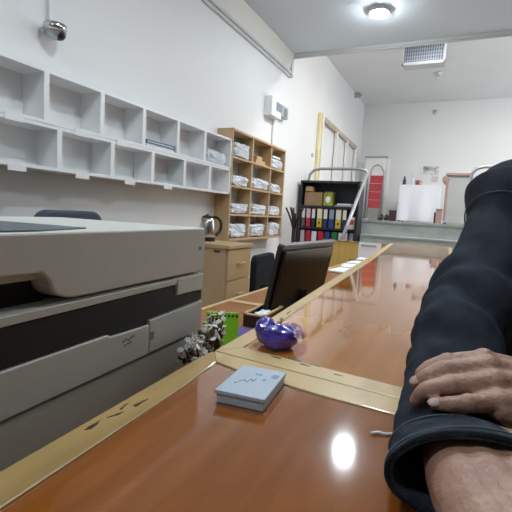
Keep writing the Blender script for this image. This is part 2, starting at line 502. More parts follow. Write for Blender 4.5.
tag(MB().box((-2.14, 4.22, 1.785), (-2.02, 4.50, 1.80)).box((-2.13, 4.24, 1.80), (-2.03, 4.48, 1.83)).box((-2.13, 4.26, 1.83), (-2.03, 4.40, 1.87)).build('paper_pile', M['beech_h'], loc=(-2.08, 4.36, 1.785), bevel=0.004),
    'small brown pile in the middle cell of the bookcase top row', 'parcel')
tag(MB().box((-2.13, 4.70, 1.915), (-2.03, 4.92, 1.935)).build('paper_bundle', M['paper'], loc=(-2.08, 4.8, 1.905)), 'flat white paper bundle on the bag in the bookcase top right cell', 'paper')

# ================================================================== WALL DEVICES
t = thing('security_camera', 'small silver dome camera on the left wall above the pigeonholes', 'camera', (-2.17, 1.79, 2.22))
CX, CY, CZ = -2.10, 1.735, 2.195
MB().box((-2.17, 1.71, 2.18), (-2.11, 1.76, 2.225)).build('bracket', M['cable'], t, bevel=0.006)
MB().lathe([(0.045, 0.024), (0.060, 0.018), (0.062, -0.010), (0.054, -0.018)], (CX, CY, CZ)).build('base', M['steel'], t, smooth=True)
MB().sph((CX, CY, CZ - 0.015), (0.048, 0.048, 0.046)).build('dome', M['grey_metal'], t, smooth=True)
MB().sph((CX + 0.016, CY + 0.014, CZ - 0.026), (0.036, 0.036, 0.034)).build('lens', M['bezel'], t, smooth=True)
tag(MB().box((-2.17, 1.735, 2.25), (-2.142, 1.785, 3.035)).box((-2.17, 1.732, 2.60), (-2.140, 1.788, 2.62)).build('cable_duct', M['cable'], loc=(-2.155, 1.79, 2.29), bevel=0.004), 'white vertical cable duct rising from the dome camera', 'cable duct')
t = thing('junction_box', 'white box on the left wall above the bookcase end', 'box', (-2.17, 4.80, 2.40))
MB().box((-2.17, 4.67, 2.40), (-2.07, 4.97, 2.62)).build('body', M['white'], t, bevel=0.008)
MB().box((-2.07, 4.80, 2.48), (-2.064, 4.95, 2.575)).build('cover_plate', M['vent_grey'], t)
MB().tube([(-2.15, 4.93, 2.40), (-2.16, 4.93, 2.2), (-2.16, 4.95, 2.042)], 0.012, 8).build('cable', M['cable'], t)
t = thing('wall_siren', 'small grey box on the wall just right of the white junction box', 'box', (-2.17, 5.15, 2.46))
MB().box((-2.17, 5.05, 2.46), (-2.09, 5.24, 2.60)).build('body', M['grey_metal'], t, bevel=0.01)
MB().cone((-2.09, 5.15, 2.53), (-2.082, 5.15, 2.53), 0.05, 0.045, 20).build('grille', M['vent_grey'], t)
tag(MB().cone((-2.17, 6.55, 2.21), (-2.14, 6.55, 2.21), 0.035, 0.03, 18).build('wall_button', M['trim'], loc=(-2.155, 6.55, 2.21)), 'small round button on the wall above the black binder shelf', 'button')
tag(MB().cone((-2.17, 9.1, 3.80), (-2.09, 9.1, 3.80), 0.06, 0.05, 18).sph((-2.08, 9.1, 3.79), 0.045).build('alarm_sensor', M['grey_metal'], loc=(-2.13, 9.1, 3.8)), 'small dark sensor high on the left wall of the platform', 'sensor')

# ================================================================== CABINET + KETTLE + CHAIRS
t = thing('drawer_cabinet', 'beech drawer cabinet carrying the kettle by the left wall', 'cabinet', (-1.83, 2.94, 0))
MB().box((-2.165, 2.75, 0.05), (-1.52, 3.14, 0.975)).build('carcass', M['beech'], t)
MB().box((-2.168, 2.735, 0.975), (-1.49, 3.155, 1.003)).build('top_board', M['beech_h'], t, bevel=0.003)
MB().box((-2.14, 2.77, 0), (-1.55, 3.12, 0.05)).build('plinth', M['black'], t)
for z0, z1 in ((0.735, 0.965), (0.50, 0.728), (0.275, 0.493), (0.06, 0.268)):
    d = MB().box((-1.52, 2.757, z0), (-1.50, 3.133, z1)).build('drawer', M['beech_h'], t, bevel=0.003)
    zc = (z0 + z1) / 2 + 0.01
    MB().tube([(-1.50, 2.90, zc), (-1.475, 2.90, zc), (-1.475, 2.99, zc), (-1.50, 2.99, zc)], 0.006, 8).build('handle', M['beech'], d)
for i, (x0, y0) in enumerate(((-1.62, 2.748), (-1.80, 2.748))):
    MB().box((x0, y0 - 0.004, 0.945), (x0 + 0.05, y0 + 0.001, 0.958)).build('hinge_slot', M['dark_wood'], t)

K = Vector((-1.83, 2.98, 1.003))
t = thing('electric_kettle', 'silver electric kettle with black handle on the drawer cabinet', 'kettle', K)
MB().lathe([(0.066, 0), (0.068, 0.012), (0.066, 0.032)], K).build('base', M['black'], t, smooth=False)
MB().lathe([(0.064, 0.030), (0.068, 0.045), (0.066, 0.10), (0.056, 0.16), (0.046, 0.188)], K).build('body', M['steel'], t, smooth=True)
MB().lathe([(0.047, 0.186), (0.046, 0.197), (0.030, 0.206), (0.012, 0.21), (0.012, 0.218), (0.004, 0.22)], K).build('lid', M['black'], t, smooth=True)
MB().tube([K + Vector(p) for p in ((0.03, 0.035, 0.195), (0.05, 0.075, 0.19), (0.065, 0.105, 0.15), (0.062, 0.10, 0.09), (0.045, 0.065, 0.045))], 0.013, 10, smooth=24).build('handle', M['black'], t, smooth=True)
MB().prism([(-0.05, 0.15), (-0.075, 0.188), (-0.04, 0.19)], -0.02, 0.02, 'X').build('spout', M['steel'], t, local=True)

def office_chair(loc, rz, label, m, wide, ztop, hgt):
    t = thing('office_chair', label, 'chair', loc, rz)
    b = MB()
    # backrest: rounded panel, faces local +X
    n = 10
    poly = []
    hw, r = wide / 2, 0.07
    z0, z1 = ztop - hgt, ztop
    for cx, cz, a0 in ((hw - r, z1 - r, 0), (-hw + r, z1 - r, 90), (-hw + r, z0 + r, 180), (hw - r, z0 + r, 270)):
        for i in range(n + 1):
            a = math.radians(a0 + 90 * i / n)
            poly.append((cx + r * math.cos(a), cz + r * math.sin(a)))
    b.prism(poly, -0.03, 0.03, 'X')
    b.build('backrest', m, t, local=True, bevel=0.014, seg=3)
    b = MB().box((-0.0, -hw, 0.42), (0.46, hw, 0.50))
    b.build('seat', m, t, local=True, bevel=0.03, seg=3)
    MB().tube([(0.2, 0, 0.42), (-0.04, 0, 0.40), (-0.055, 0, 0.55), (-0.035, 0, z0 + 0.12)], 0.022, 10, smooth=16).build('back_support', M['black'], t, local=True)
    MB().cone((0.22, 0, 0.10), (0.22, 0, 0.42), 0.028, 0.024).build('gas_column', M['black'], t, local=True)
    for k in range(5):
        a = k * 2 * math.pi / 5 + 0.3
        l = MB().tube([(0.22, 0, 0.11), (0.22 + 0.28 * math.cos(a), 0.28 * math.sin(a), 0.07)], [0.025, 0.016], 8).build('leg', M['black'], t, local=True)
        MB().cone((0.22 + 0.28 * math.cos(a) - 0.012, 0.28 * math.sin(a), 0.028), (0.22 + 0.28 * math.cos(a) + 0.012, 0.28 * math.sin(a), 0.028), 0.028).build('caster', M['black'], l, local=True)
    for s in (-1, 1):
        MB().tube([(0.1, s * (hw - .02), 0.46), (0.1, s * (hw + 0.03), 0.50), (0.1, s * (hw + 0.03), 0.66), (0.28, s * (hw + 0.03), 0.67)], 0.016, 8, smooth=14).build('armrest', M['black'], t, local=True)
    return t
office_chair((-1.53, 3.46, 0), 0.10, 'black office chair between the drawer cabinet and the desk', M['fabric_dark'], 0.52, 0.895, 0.46)
office_chair((-1.62, 1.43, 0), 0.05, 'dark blue-grey office chair behind the printer, only its top in view', M['fabric_blue'], 0.38, 1.213, 0.62)

# coat stand
t = thing('coat_stand', 'dark wooden coat stand between the bookcase and the black binder shelf', 'coat stand', (-2.0, 5.48, 0))
bx, by = -2.0, 5.48
MB().cone((bx, by, 0.06), (bx, by, 1.28), 0.03, 0.024).build('pole', M['dark_wood'], t)
for k in range(5):
    a = k * 2 * math.pi / 5 + 0.9
    c, s = math.cos(a) * 0.9, math.sin(a)
    MB().tube([(bx, by, 1.02), (bx + 0.04 * c, by + 0.04 * s, 1.16), (bx + 0.09 * c, by + 0.09 * s, 1.27), (bx + 0.135 * c, by + 0.15 * s, 1.35)], 0.014, 8, smooth=12).build('hook', M['dark_wood'], t)
    MB().tube([(bx, by, 0.50), (bx + 0.08 * c, by + 0.08 * s, 0.52), (bx + 0.11 * c, by + 0.11 * s, 0.60)], 0.012, 8, smooth=10).build('umbrella_hook', M['dark_wood'], t)
    MB().tube([(bx, by, 0.28), (bx + 0.07 * c, by + 0.07 * s, 0.16), (bx + 0.14 * c, by + 0.16 * s, 0.02)], 0.016, 8, smooth=10).build('foot', M['dark_wood'], t)
crumple('cap', (-2.0, 5.48, 1.02), (0.075, 0.075, 0.06), 'dark coat rolled on the coat stand', 'clothing', M['fabric_dark'], 4.4) if False else None

# ================================================================== BLACK BINDER SHELF
t = thing('binder_shelf', 'black open shelf of binders left of the stair rail', 'shelf', (-1.68, 6.12, 0))
b = MB()
b.box((-2.12, 5.98, 0), (-2.09, 6.27, 1.76)).box((-1.285, 5.98, 0), (-1.255, 6.27, 1.76))
b.box((-2.12, 5.98, 1.735), (-1.255, 6.27, 1.765))
b.box((-2.12, 6.255, 0), (-1.255, 6.27, 1.76))
b.build('carcass', M['shelf_black'], t)
for z in (1.41, 1.10, 0.76, 0.40, 0.05):
    MB().box((-2.09, 5.985, z - 0.03), (-1.285, 6.255, z)).build('shelf_board', M['shelf_black'], t)
MB().box((-2.12, 5.975, 1.072), (-1.255, 5.985, 1.10)).build('shelf_lip', M['shelf_black'], t)

t = thing('carton', 'brown cardboard box on the top shelf of the black binder shelf', 'box', (-1.90, 6.10, 1.41))
MB().box((-2.05, 6.0, 1.411), (-1.79, 6.20, 1.60)).build('body', M['carton'], t)
MB().box((-2.04, 5.985, 1.60), (-1.93, 6.09, 1.67), rx=-0.2).build('flap', M['carton'], t)
MB().box((-2.0, 5.997, 1.47), (-1.90, 6.0, 1.54)).build('sticker', M['brownpink'], t)
tag(MB().box((-1.785, 6.10, 1.411), (-1.66, 6.24, 1.62)).build('carton', M['carton'], loc=(-1.72, 6.17, 1.411), bevel=0.003), 'second cardboard box behind the yellow-green tin', 'box')
t = thing('tea_tin', 'yellow-green tin with a pale round emblem on the binder shelf', 'tin', (-1.70, 6.03, 1.411))
MB().box((-1.765, 5.99, 1.411), (-1.635, 6.08, 1.575)).build('body', M['tin'], t, bevel=0.008)
MB().box((-1.768, 5.987, 1.575), (-1.632, 6.083, 1.592)).build('lid', M['tin'], t, bevel=0.004)
MB().sph((-1.70, 5.99, 1.50), (0.036, 0.005, 0.048)).build('emblem', M['paper'], t)
for i in range(2):
    z = 1.411 + i * 0.022
    tag(MB().box((-1.60 + i * .03, 6.0, z), (-1.34 - i * .02, 6.22, z + 0.004)).box((-1.595 + i * .03, 6.005, z + .004), (-1.345 - i * .02, 6.215, z + 0.02)).build('ledger', M['grey_metal'] if i == 0 else M['paper'], loc=(-1.45, 6.1, z)),
        'grey flat ledger on the binder shelf right of the tin' if i == 0 else 'white flat ledger on top of the grey ledger in the binder shelf', 'book')
def binder(x0, x1, z0, h, spine, top, label, emb=None, group='binders in the black shelf'):
    t = thing('ring_binder', label, 'binder', ((x0 + x1) / 2, 6.1, z0), group=group)
    y0 = 6.0
    b = MB()
    b.box((x0, y0, z0), (x0 + 0.004, 6.24, z0 + h)).box((x1 - 0.004, y0, z0), (x1, 6.24, z0 + h)).box((x0, y0, z0), (x1, y0 + 0.004, z0 + h))
    b.build('cover', spine, t)
    MB().box((x0 + 0.006, y0 + 0.01, z0 + 0.005), (x1 - 0.006, 6.22, z0 + h - 0.01)).build('pages', M['paper'], t)
    if top:
        MB().box((x0 + 0.006, y0 - 0.002, z0 + h * 0.47), (x1 - 0.006, y0, z0 + h - 0.008)).build('spine_label', top, t)
    if emb:
        MB().sph(((x0 + x1) / 2, y0 - 0.001, z0 + h * 0.24), (0.013, 0.002, 0.018)).build('finger_ring', emb, t)
def sm(name, c):
    return mat(name, c, 0.5)
B_red = sm('binder_red', (0.52, 0.02, 0.045)); B_yel = sm('binder_yellow', (0.68, 0.46, 0.03)); B_blue = sm('binder_blue', (0.02, 0.06, 0.27))
B_grey = sm('binder_grey', (0.10, 0.11, 0.13)); B_black = sm('binder_black', (0.02, 0.025, 0.03)); B_green = sm('binder_green', (0.02, 0.16, 0.07)); L_pink = sm('label_pink', (0.66, 0.50, 0.58)); L_cream = sm('label_cream', (0.78, 0.74, 0.66)); B_dblue = sm('binder_dark_blue', (0.015, 0.035, 0.12)); L_grey = sm('label_grey', (0.30, 0.33, 0.40))
spec = [(-2.082, -2.026, B_grey, L_cream, 'grey binder with cream label, leftmost in the middle shelf row', None),
        (-2.012, -1.944, B_red, L_pink, 'bright red binder with pink label in the middle shelf row', None),
        (-1.930, -1.872, B_black, L_cream, 'black binder between the red one and the first yellow one', None),
        (-1.850, -1.770, B_yel, L_cream, 'yellow binder with cream label, left one of the two', B_black),
        (-1.752, -1.690, B_dblue, L_cream, 'dark blue binder right of the left yellow one', None),
        (-1.672, -1.594, B_blue, L_grey, 'blue binder with grey label left of the right yellow one', None),
        (-1.574, -1.492, B_yel, L_cream, 'yellow binder with cream label, right one of the two', B_black),
        (-1.476, -1.414, B_dblue, L_cream, 'dark blue binder partly behind the stair handrail', None)]
for x0, x1, s, l, lab, e in spec:
    binder(x0, x1, 1.101, 0.268, s, l, lab, e)
t = thing('catalogue', 'small beige catalogue with red square in the binder shelf right corner', 'book', (-1.33, 6.05, 1.101))
MB().box((-1.372, 6.0, 1.101), (-1.300, 6.2, 1.275)).build('body', L_cream, t)
MB().box((-1.362, 5.997, 1.165), (-1.312, 6.0, 1.23)).build('cover_square', B_red, t)
tag(MB().box((-1.406, 6.0, 1.101), (-1.378, 6.2, 1.195)).build('booklet', M['paper'], loc=(-1.39, 6.1, 1.101)), 'thin pale booklet beside the beige catalogue', 'book')
row2 = [(-2.085, -2.02, L_pink, 'pink binder at the left end of the lower shelf row'), (-2.0, -1.925, B_red, 'red binder in the lower shelf row, left of two'), (-1.915, -1.83, B_dblue, 'navy binder in the lower shelf row'),
        (-1.815, -1.73, B_red, 'red binder in the lower shelf row, right of two'), (-1.715, -1.64, B_blue, 'blue binder in the lower shelf row'), (-1.62, -1.53, B_green, 'green binder in the lower shelf row'),
        (-1.515, -1.45, B_black, 'black binder in the lower shelf row'), (-1.435, -1.38, L_pink, 'pale pink binder in the lower shelf row right part'), (-1.36, -1.30, L_grey, 'grey binder at the right end of the lower shelf row')]
for x0, x1, s, lab in row2:
    binder(x0, x1, 0.761, 0.285, s, M['paper'] if s in (B_dblue, B_black) else None, lab)

# ================================================================== STAIR HANDRAILS
t = thing('stair_handrail', 'grey pipe handrail bending down in front of the black binder shelf', 'handrail', (-1.235, 6.36, 1.25))
r = 0.022
MB().tube([(-2.13, 6.36, 1.25), (-2.13, 6.36, 1.80), (-2.115, 6.36, 1.89), (-2.05, 6.36, 1.955), (-1.95, 6.36, 1.975), (-1.5, 6.36, 1.978), (-1.36, 6.36, 1.975), (-1.275, 6.36, 1.955), (-1.235, 6.36, 1.90), (-1.23, 6.36, 1.80), (-1.235, 6.36, 1.25)], r, 12).build('guard_loop', M['pipe'], t, smooth=True)
MB().tube([(-1.25, 6.36, 1.92), (-1.25, 6.15, 1.77), (-1.25, 5.6, 1.34), (-1.25, 5.14, 0.99)], 0.024, 12).build('sloping_rail', M['pipe'], t, smooth=True)
MB().tube([(-1.25, 5.14, 0.99), (-1.25, 5.12, 0.0)], r, 12).build('post', M['pipe'], t, smooth=True)
MB().tube([(-1.235, 6.36, 1.25), (-1.235, 6.36, 1.27)], 0.05, 16).build('base_flange', M['pipe'], t)
t = thing('stair_handrail', 'grey pipe handrail curving above the grey lectern by the shoulder', 'handrail', (0.14, 6.36, 1.25))
MB().tube([(0.105, 6.36, 1.25), (0.105, 6.36, 1.86), (0.115, 6.36, 1.94), (0.16, 6.36, 1.995), (0.25, 6.36, 2.02), (0.9, 6.36, 2.02), (0.98, 6.36, 1.99), (1.0, 6.36, 1.9), (1.0, 6.36, 1.25)], r, 12).build('guard_loop', M['pipe'], t, smooth=True)
MB().tube([(0.105, 6.36, 1.25), (0.105, 6.36, 1.27)], 0.05, 16).build('base_flange', M['pipe'], t)

# ================================================================== RAISED END: FURNITURE
t = thing('metal_frame', 'tall white barred frame with yellow end post against the platform wall', 'frame', (-2.12, 8.1, 1.25))
MB().box((-2.165, 6.72, 1.25), (-2.12, 6.80, 2.90)).build('post', M['yellow'], t)
MB().box((-2.15, 6.81, 1.25), (-2.10, 6.88, 2.92)).build('post', M['frame_white'], t)
for y, z in ((7.76, 2.80), (8.56, 2.79), (9.36, 2.78)):
    MB().box((-2.15, y - 0.035, 1.25), (-2.10, y + 0.035, z)).build('post', M['frame_white'], t)
MB().prism([(6.88, 2.80), (6.88, 2.875), (9.42, 2.80), (9.42, 2.73)], -2.155, -2.105, 'X').build('top_rail', M['frame_beige'], t)
MB().box((-2.15, 6.80, 1.30), (-2.11, 9.40, 1.35)).build('bottom_rail', M['frame_beige'], t)

t = thing('display_board', 'narrow white upright board with dark top strip behind the red ladder', 'board', (-1.75, 9.75, 1.25))
MB().box((-1.97, 9.70, 1.25), (-1.53, 9.80, 2.60)).build('board', M['frame_white'], t, bevel=0.01)
MB().box((-1.99, 9.68, 2.60), (-1.50, 9.82, 2.64)).build('top_strip', M['grey_metal'], t, bevel=0.01)
MB().box((-1.50, 9.72, 1.25), (-1.44, 9.78, 2.58)).build('side_post', M['frame_white'], t)

t = thing('step_ladder', 'folded step ladder with red panels and arched pipe top', 'ladder', (-1.63, 9.25, 1.25))
MB().tube([(-1.79, 9.15, 1.25), (-1.755, 9.24, 2.10), (-1.745, 9.25, 2.25), (-1.70, 9.26, 2.36), (-1.62, 9.26, 2.40), (-1.54, 9.26, 2.36), (-1.475, 9.25, 2.25), (-1.465, 9.24, 2.10), (-1.50, 9.15, 1.25)], 0.017, 10).build('pipe_frame', M['pipe'], t, smooth=True)
for i in range(4):
    z0 = 1.50 + i * 0.17
    lean = 9.15 + (z0 + 0.08 - 1.25) / 0.85 * 0.09
    dx = (z0 - 1.25) * 0.04
    MB().box((-1.765 + dx, lean - 0.022, z0 + 0.004), (-1.51 + dx, lean + 0.022, z0 + 0.163)).build('step', M['red'], t, bevel=0.008)
MB().tube([(-1.79, 9.42, 1.25), (-1.75, 9.27, 2.1)], 0.014, 8).build('rear_leg', M['pipe'], t)
MB().tube([(-1.50, 9.42, 1.25), (-1.47, 9.27, 2.1)], 0.014, 8).build('rear_leg', M['pipe'], t)

t = thing('side_table', 'square table covered by a white cloth on the platform', 'table', (-0.73, 9.2, 1.25))
MB().box((-1.085, 8.93, 1.945), (-0.375, 9.57, 1.97)).build('table_top', M['brownpink'], t)
for x in (-1.06, -0.40):
    for y in (8.97, 9.53):
        MB().box((x - 0.02, y - 0.02, 1.25), (x + 0.02, y + 0.02, 1.945)).build('leg', M['brownpink'], t)
c = MB()
ring = []
N = 96
def sq(u):  # square perimeter, u in 0..1
    u *= 4
    k = int(u) % 4
    f = u - int(u)
    x0, x1, y0, y1 = -1.095, -0.365, 8.92, 9.58
    return [(x0 + (x1 - x0) * f, y0), (x1, y0 + (y1 - y0) * f), (x1 - (x1 - x0) * f, y1), (x0, y1 - (y1 - y0) * f)][k]
for j in range(9):
    z = 1.975 - j / 8 * 0.70
    row = []
    for i in range(N):
        x, y = sq(i / N)
        cx, cy = -0.73, 9.25
        a = 0.02 * (j / 8) * math.sin(i * 0.55 + 0.8 * math.sin(i * 0.21)) + 0.012 * (j / 8)
        d = Vector((x - cx, y - cy)).normalized()
        row.append(c.bm.verts.new((x + d.x * a, y + d.y * a, z)))
    ring.append(row)
for j in range(8):
    for i in range(N):
        c.bm.faces.new((ring[j][i], ring[j][(i + 1) % N], ring[j + 1][(i + 1) % N], ring[j + 1][i]))
c.bm.faces.new(ring[0])
tag(c.build('tablecloth', M['cloth'], loc=(-0.73, 9.25, 1.25)), 'white cloth hanging to the floor over the platform table', 'tablecloth')
t = thing('bottle', 'dark bottle on the left of the white-clothed table', 'bottle', (-1.04, 9.1, 1.976))
MB().lathe([(0.03, 0), (0.032, 0.01), (0.032, 0.10), (0.014, 0.14)], (-1.04, 9.1, 1.976)).build('body', B_dblue, t, smooth=True)
MB().lathe([(0.014, 0.14), (0.016, 0.14), (0.016, 0.175)], (-1.04, 9.1, 1.976)).build('cap', M['black'], t)
t = thing('bottle', 'slim pale bottle in the middle of the white-clothed table', 'bottle', (-0.885, 9.1, 1.976))
MB().lathe([(0.02, 0), (0.022, 0.01), (0.022, 0.13), (0.01, 0.17)], (-0.885, 9.1, 1.976)).build('body', M['bag'], t, smooth=True)
MB().lathe([(0.01, 0.17), (0.012, 0.17), (0.012, 0.20)], (-0.885, 9.1, 1.976)).build('cap', M['grey_metal'], t)
t = thing('cup', 'red-brown cup on the white-clothed table right of the slim bottle', 'cup', (-0.79, 9.1, 1.976))
MB().lathe([(0.035, 0), (0.048, 0.10), (0.043, 0.10), (0.03, 0.01)], (-0.79, 9.1, 1.976)).build('body', sm('red_brown_glaze', (0.30, 0.06, 0.06)), t, smooth=True)
MB().tube([(-0.745, 9.1, 2.06), (-0.715, 9.1, 2.05), (-0.715, 9.1, 2.01), (-0.752, 9.1, 2.0)], 0.006, 8, smooth=10).build('handle', sm('red_brown_glaze', (0.30, 0.06, 0.06)), t)
t = thing('wall_notice', 'small grey printed notice on the far wall above the clothed table', 'notice', (-0.62, 10.09, 2.38))
MB().box((-0.80, 10.085, 2.27), (-0.45, 10.10, 2.49)).build('board', M['paper'], t)
MB().box((-0.785, 10.082, 2.285), (-0.465, 10.086, 2.475)).build('print', M['poster'], t)
tag(MB().box((-0.60, 10.092, 2.14), (-0.47, 10.10, 2.26)).build('wall_leaflet', sm('pale_pink_paper', (0.66, 0.58, 0.58)), loc=(-0.54, 10.096, 2.2)), 'pale pink leaflet on the far wall under the grey notice', 'leaflet')

t = thing('lectern', 'grey fluted lectern with brown rounded top behind the shoulder', 'lectern', (-0.03, 7.8, 1.25))
b = MB().box((-0.20, 7.64, 1.25), (0.12, 8.05, 2.03))
for i in range(7):
    x = -0.185 + i * 0.046
    b.box((x, 7.63, 1.27), (x + 0.034, 7.64, 2.02))
b.build('body', M['lectern'], t)
b = MB().box((-0.24, 7.60, 2.03), (0.14, 8.07, 2.07))
b.tube([(-0.235, 7.60, 1.97), (-0.235, 8.07, 1.97)], 0.055, 18)
b.tube([(-0.21, 7.605, 1.30), (-0.21, 7.605, 1.95)], 0.018, 8)
b.build('top', M['brownpink'], t, bevel=0.004)
MB().box((0.12, 7.62, 1.25), (0.155, 8.05, 2.06)).build('side_panel', M['frame_white'], t)
MB().box((-0.22, 7.60, 1.25), (-0.17, 7.63, 1.275)).build('foot', M['black'], t)
t = thing('gift_carton', 'small pinkish box on the platform left of the lectern', 'box', (-0.29, 7.9, 1.25))
MB().box((-0.345, 7.86, 1.25), (-0.255, 7.98, 1.46)).build('body', M['pink'], t)
MB().box((-0.35, 7.855, 1.46), (-0.25, 7.985, 1.50)).build('lid', M['brownpink'], t)
MB().box((-0.375, 7.9, 1.25), (-0.345, 7.97, 1.44)).build('side_strip', M['dark_wood'], t)
# dark shoes / crate beside table
tag(MB().box((-1.265, 8.95, 1.25), (-1.145, 9.10, 1.44)).box((-1.275, 8.94, 1.44), (-1.135, 9.11, 1.465)).build('waste_bin', sm('maroon_plastic', (0.055, 0.03, 0.04)), loc=(-1.17, 9.02, 1.25), bevel=0.006), 'small dark maroon bin left of the clothed table', 'bin')
for i, x in enumerate((-1.42, -1.32)):
    b = MB()
    b.sph((x, 9.0, 1.29), (0.045, 0.12, 0.045)).sph((x, 9.06, 1.32), (0.04, 0.06, 0.06))
    for v in b.bm.verts:
        v.co.z = max(v.co.z, 1.251)
    tag(b.build('shoe', sm('dark_shoe_leather', (0.04, 0.03, 0.03)), loc=(x, 9.0, 1.25), smooth=True), 'dark shoe on the platform beside the maroon bin, ' + ('left of the pair' if i == 0 else 'right of the pair'), 'shoe', 'pair of dark shoes')

# ================================================================== VENT AND CEILING DEVICES
t = thing('air_vent', 'grey louvred air vent box hanging under the high ceiling', 'vent', (-0.67, 6.93, 3.84))
MB().box((-0.955, 6.83, 3.55), (-0.385, 7.06, 3.84)).build('duct', M['vent_white'], t)
b = MB()
b.box((-0.965, 6.80, 3.535), (-0.375, 6.83, 3.575)).box((-0.965, 6.80, 3.815), (-0.375, 6.83, 3.84)).box((-0.965, 6.80, 3.535), (-0.94, 6.83, 3.84)).box((-0.40, 6.80, 3.535), (-0.375, 6.83, 3.84))
b.build('frame', M['vent_white'], t)
MB().box((-0.94, 6.826, 3.575), (-0.40, 6.829, 3.815)).build('dark_core', M['vent_dark'], t)
b = MB()
for i in range(17):
    x = -0.925 + i * 0.0319
    b.box((x, 6.806, 3.575), (x + 0.014, 6.822, 3.815), rz=0.3)
for i in range(5):
    z = 3.60 + i * 0.05
    b.box((-0.94, 6.812, z), (-0.40, 6.825, z + 0.008))
b.build('louvres', M['vent_grey'], t)
t = thing('smoke_detector', 'white smoke detector on the high ceiling below the vent in the picture', 'smoke detector', (-0.545, 8.2, 3.84))
MB().lathe([(0.06, 0), (0.06, -0.03), (0.04, -0.05)], (-0.545, 8.2, 3.84)).build('base', M['vent_white'], t)
MB().lathe([(0.03, -0.05), (0.045, -0.09), (0.03, -0.12), (0.005, -0.125)], (-0.545, 8.2, 3.84)).build('head', M['vent_white'], t, smooth=True)
t = thing('wall_sensor', 'small round sensor high on the far wall under the ceiling', 'sensor', (-0.66, 10.09, 3.62))
MB().cone((-0.66, 10.1, 3.62), (-0.66, 10.05, 3.62), 0.055, 0.05).build('base', M['trim'], t)
MB().sph((-0.66, 10.05, 3.62), 0.035).build('eye', M['grey_metal'], t, smooth=True)

# ================================================================== LOWER DESKS BEHIND THE COUNTER
def desk(y0, y1, x0a, x0b, x1a, x1b, label):
    # long edge on the clerk side runs from (x0a,y0) to (x0b,y1)
    t = thing('office_desk', label, 'desk', ((x0a + x1a) / 2, (y0 + y1) / 2, 0))
    MB().prism([(x0a + .02, y0 + .02), (x1a, y0 + .02), (x1b, y1 - .02), (x0b + .02, y1 - .02)], 0.765, 0.798, 'Z').build('desk_top', M['desk'], t)
    b = MB()
    b.prism([(x0a, y0), (x0a + .022, y0), (x0b + .022, y1), (x0b, y1)], 0.755, 0.802, 'Z')
    b.prism([(x0a + .022, y0), (x1a, y0), (x1a, y0 + .022), (x0a + .022, y0 + .022)], 0.755, 0.802, 'Z')
    b.prism([(x0b + .022, y1 - .022), (x1b, y1 - .022), (x1b, y1), (x0b + .022, y1)], 0.755, 0.802, 'Z')
    b.build('edge_band', M['desk_edge'], t)
    for y in (y0 + 0.05, y1 - 0.08):
        MB().box((x0a + 0.08, y, 0), (min(x1a, x1b) - 0.02, y + 0.03, 0.765)).build('side_panel', M['desk'], t)
    return t
desk(-0.4, 1.90, -1.02, -1.03, -0.395, -0.475, 'brown desk with pale edging under the printer')
desk(1.902, 4.92, -1.03, -0.99, -0.475, -0.685, 'long brown desk behind the counter, under the monitor and papers')
t = thing('end_partition', 'yellow wooden partition closing the far end of the desks', 'partition', (-1.05, 4.98, 0))
MB().box((-1.42, 4.965, 0), (-0.70, 4.99, 0.975)).build('panel', M['yellow_panel'], t)
MB().box((-1.44, 4.955, 0.975), (-0.70, 5.0, 0.99)).box((-1.44, 4.955, 0), (-1.42, 5.0, 0.975)).build('edge_band', M['pine'], t)
t = thing('desk_calendar', 'white framed sheet leaning on the end partition of the desks', 'calendar', (-0.87, 4.92, 0.80))
MB().box((-1.0, 4.935, 0.80), (-0.75, 4.945, 0.99), rx=-0.06).build('sheet', M['paper'], t)
MB().box((-0.97, 4.926, 0.945), (-0.80, 4.932, 0.965)).build('dark_strip', M['grey_metal'], t)
MB().box((-1.0, 4.922, 0.80), (-0.75, 4.93, 0.815)).build('bottom_edge', M['blue_ink'], t)
for i in range(4):
    rz = (-0.05, 0.08, -0.12, 0.05)[i]
    y0 = 3.45 + i * 0.33
    z = 0.803
    x0 = -0.93
    tag(MB().box((x0, y0, z), (x0 + 0.21, y0 + 0.30, z + 0.012 + 0.006 * i), rz=rz).build('paper_sheaf', M['paper'], loc=(x0 + .1, y0 + .15, z)),
        'white paper sheaf on the long desk beyond the monitor, ' + ('nearest the monitor', 'second from the monitor', 'third from the monitor', 'nearest the partition')[i], 'paper', 'papers on the long desk')
# pen on paper
tag(MB().tube([(-0.93, 4.2, 0.845), (-0.80, 4.32, 0.845)], 0.006, 8).build('pen', M['black'], loc=(-0.86, 4.26, 0.84)), 'dark pen lying on the papers of the long desk', 'pen')

# monitor
MO = (-0.630, 1.935, 0.802)
t = thing('monitor', 'black computer monitor turned away, its back leaning to the counter edge', 'monitor', MO, -0.085)
tilt = 0.19   # back leans towards the counter (+x)
def mon(b):   # lean the upright panel about its bottom edge
    b.bm.transform(Matrix.Translation((-0.048, 0, 0.012)) @ Matrix.Rotation(tilt, 4, 'Y'))
    return b
mon(MB().box((-0.014, -0.31, 0.0), (0.008, 0.31, 0.314))).build('screen_frame', M['bezel'], t, local=True, bevel=0.004)
mon(MB().prism([(-0.29, 0.02), (0.29, 0.02), (0.29, 0.296), (-0.29, 0.296)], 0.008, 0.022, 'X')).build('back_shell', M['bezel'], t, local=True, bevel=0.008)
mon(MB().box((-0.013, -0.305, 0.314), (0.018, 0.305, 0.321))).build('top_edge', M['bezel_top'], t, local=True)
mon(MB().box((-0.0155, -0.295, 0.015), (-0.014, 0.295, 0.302))).build('screen', M['screen'], t, local=True)
MB().tube([(-0.01, 0, 0.10), (0.0, 0, 0.012)], 0.022, 12).build('stand_neck', M['black'], t, local=True)
MB().lathe([(0.095, 0.001), (0.10, 0.006), (0.09, 0.012)], (0.0, 0, 0)).build('stand_base', M['black'], t, local=True)
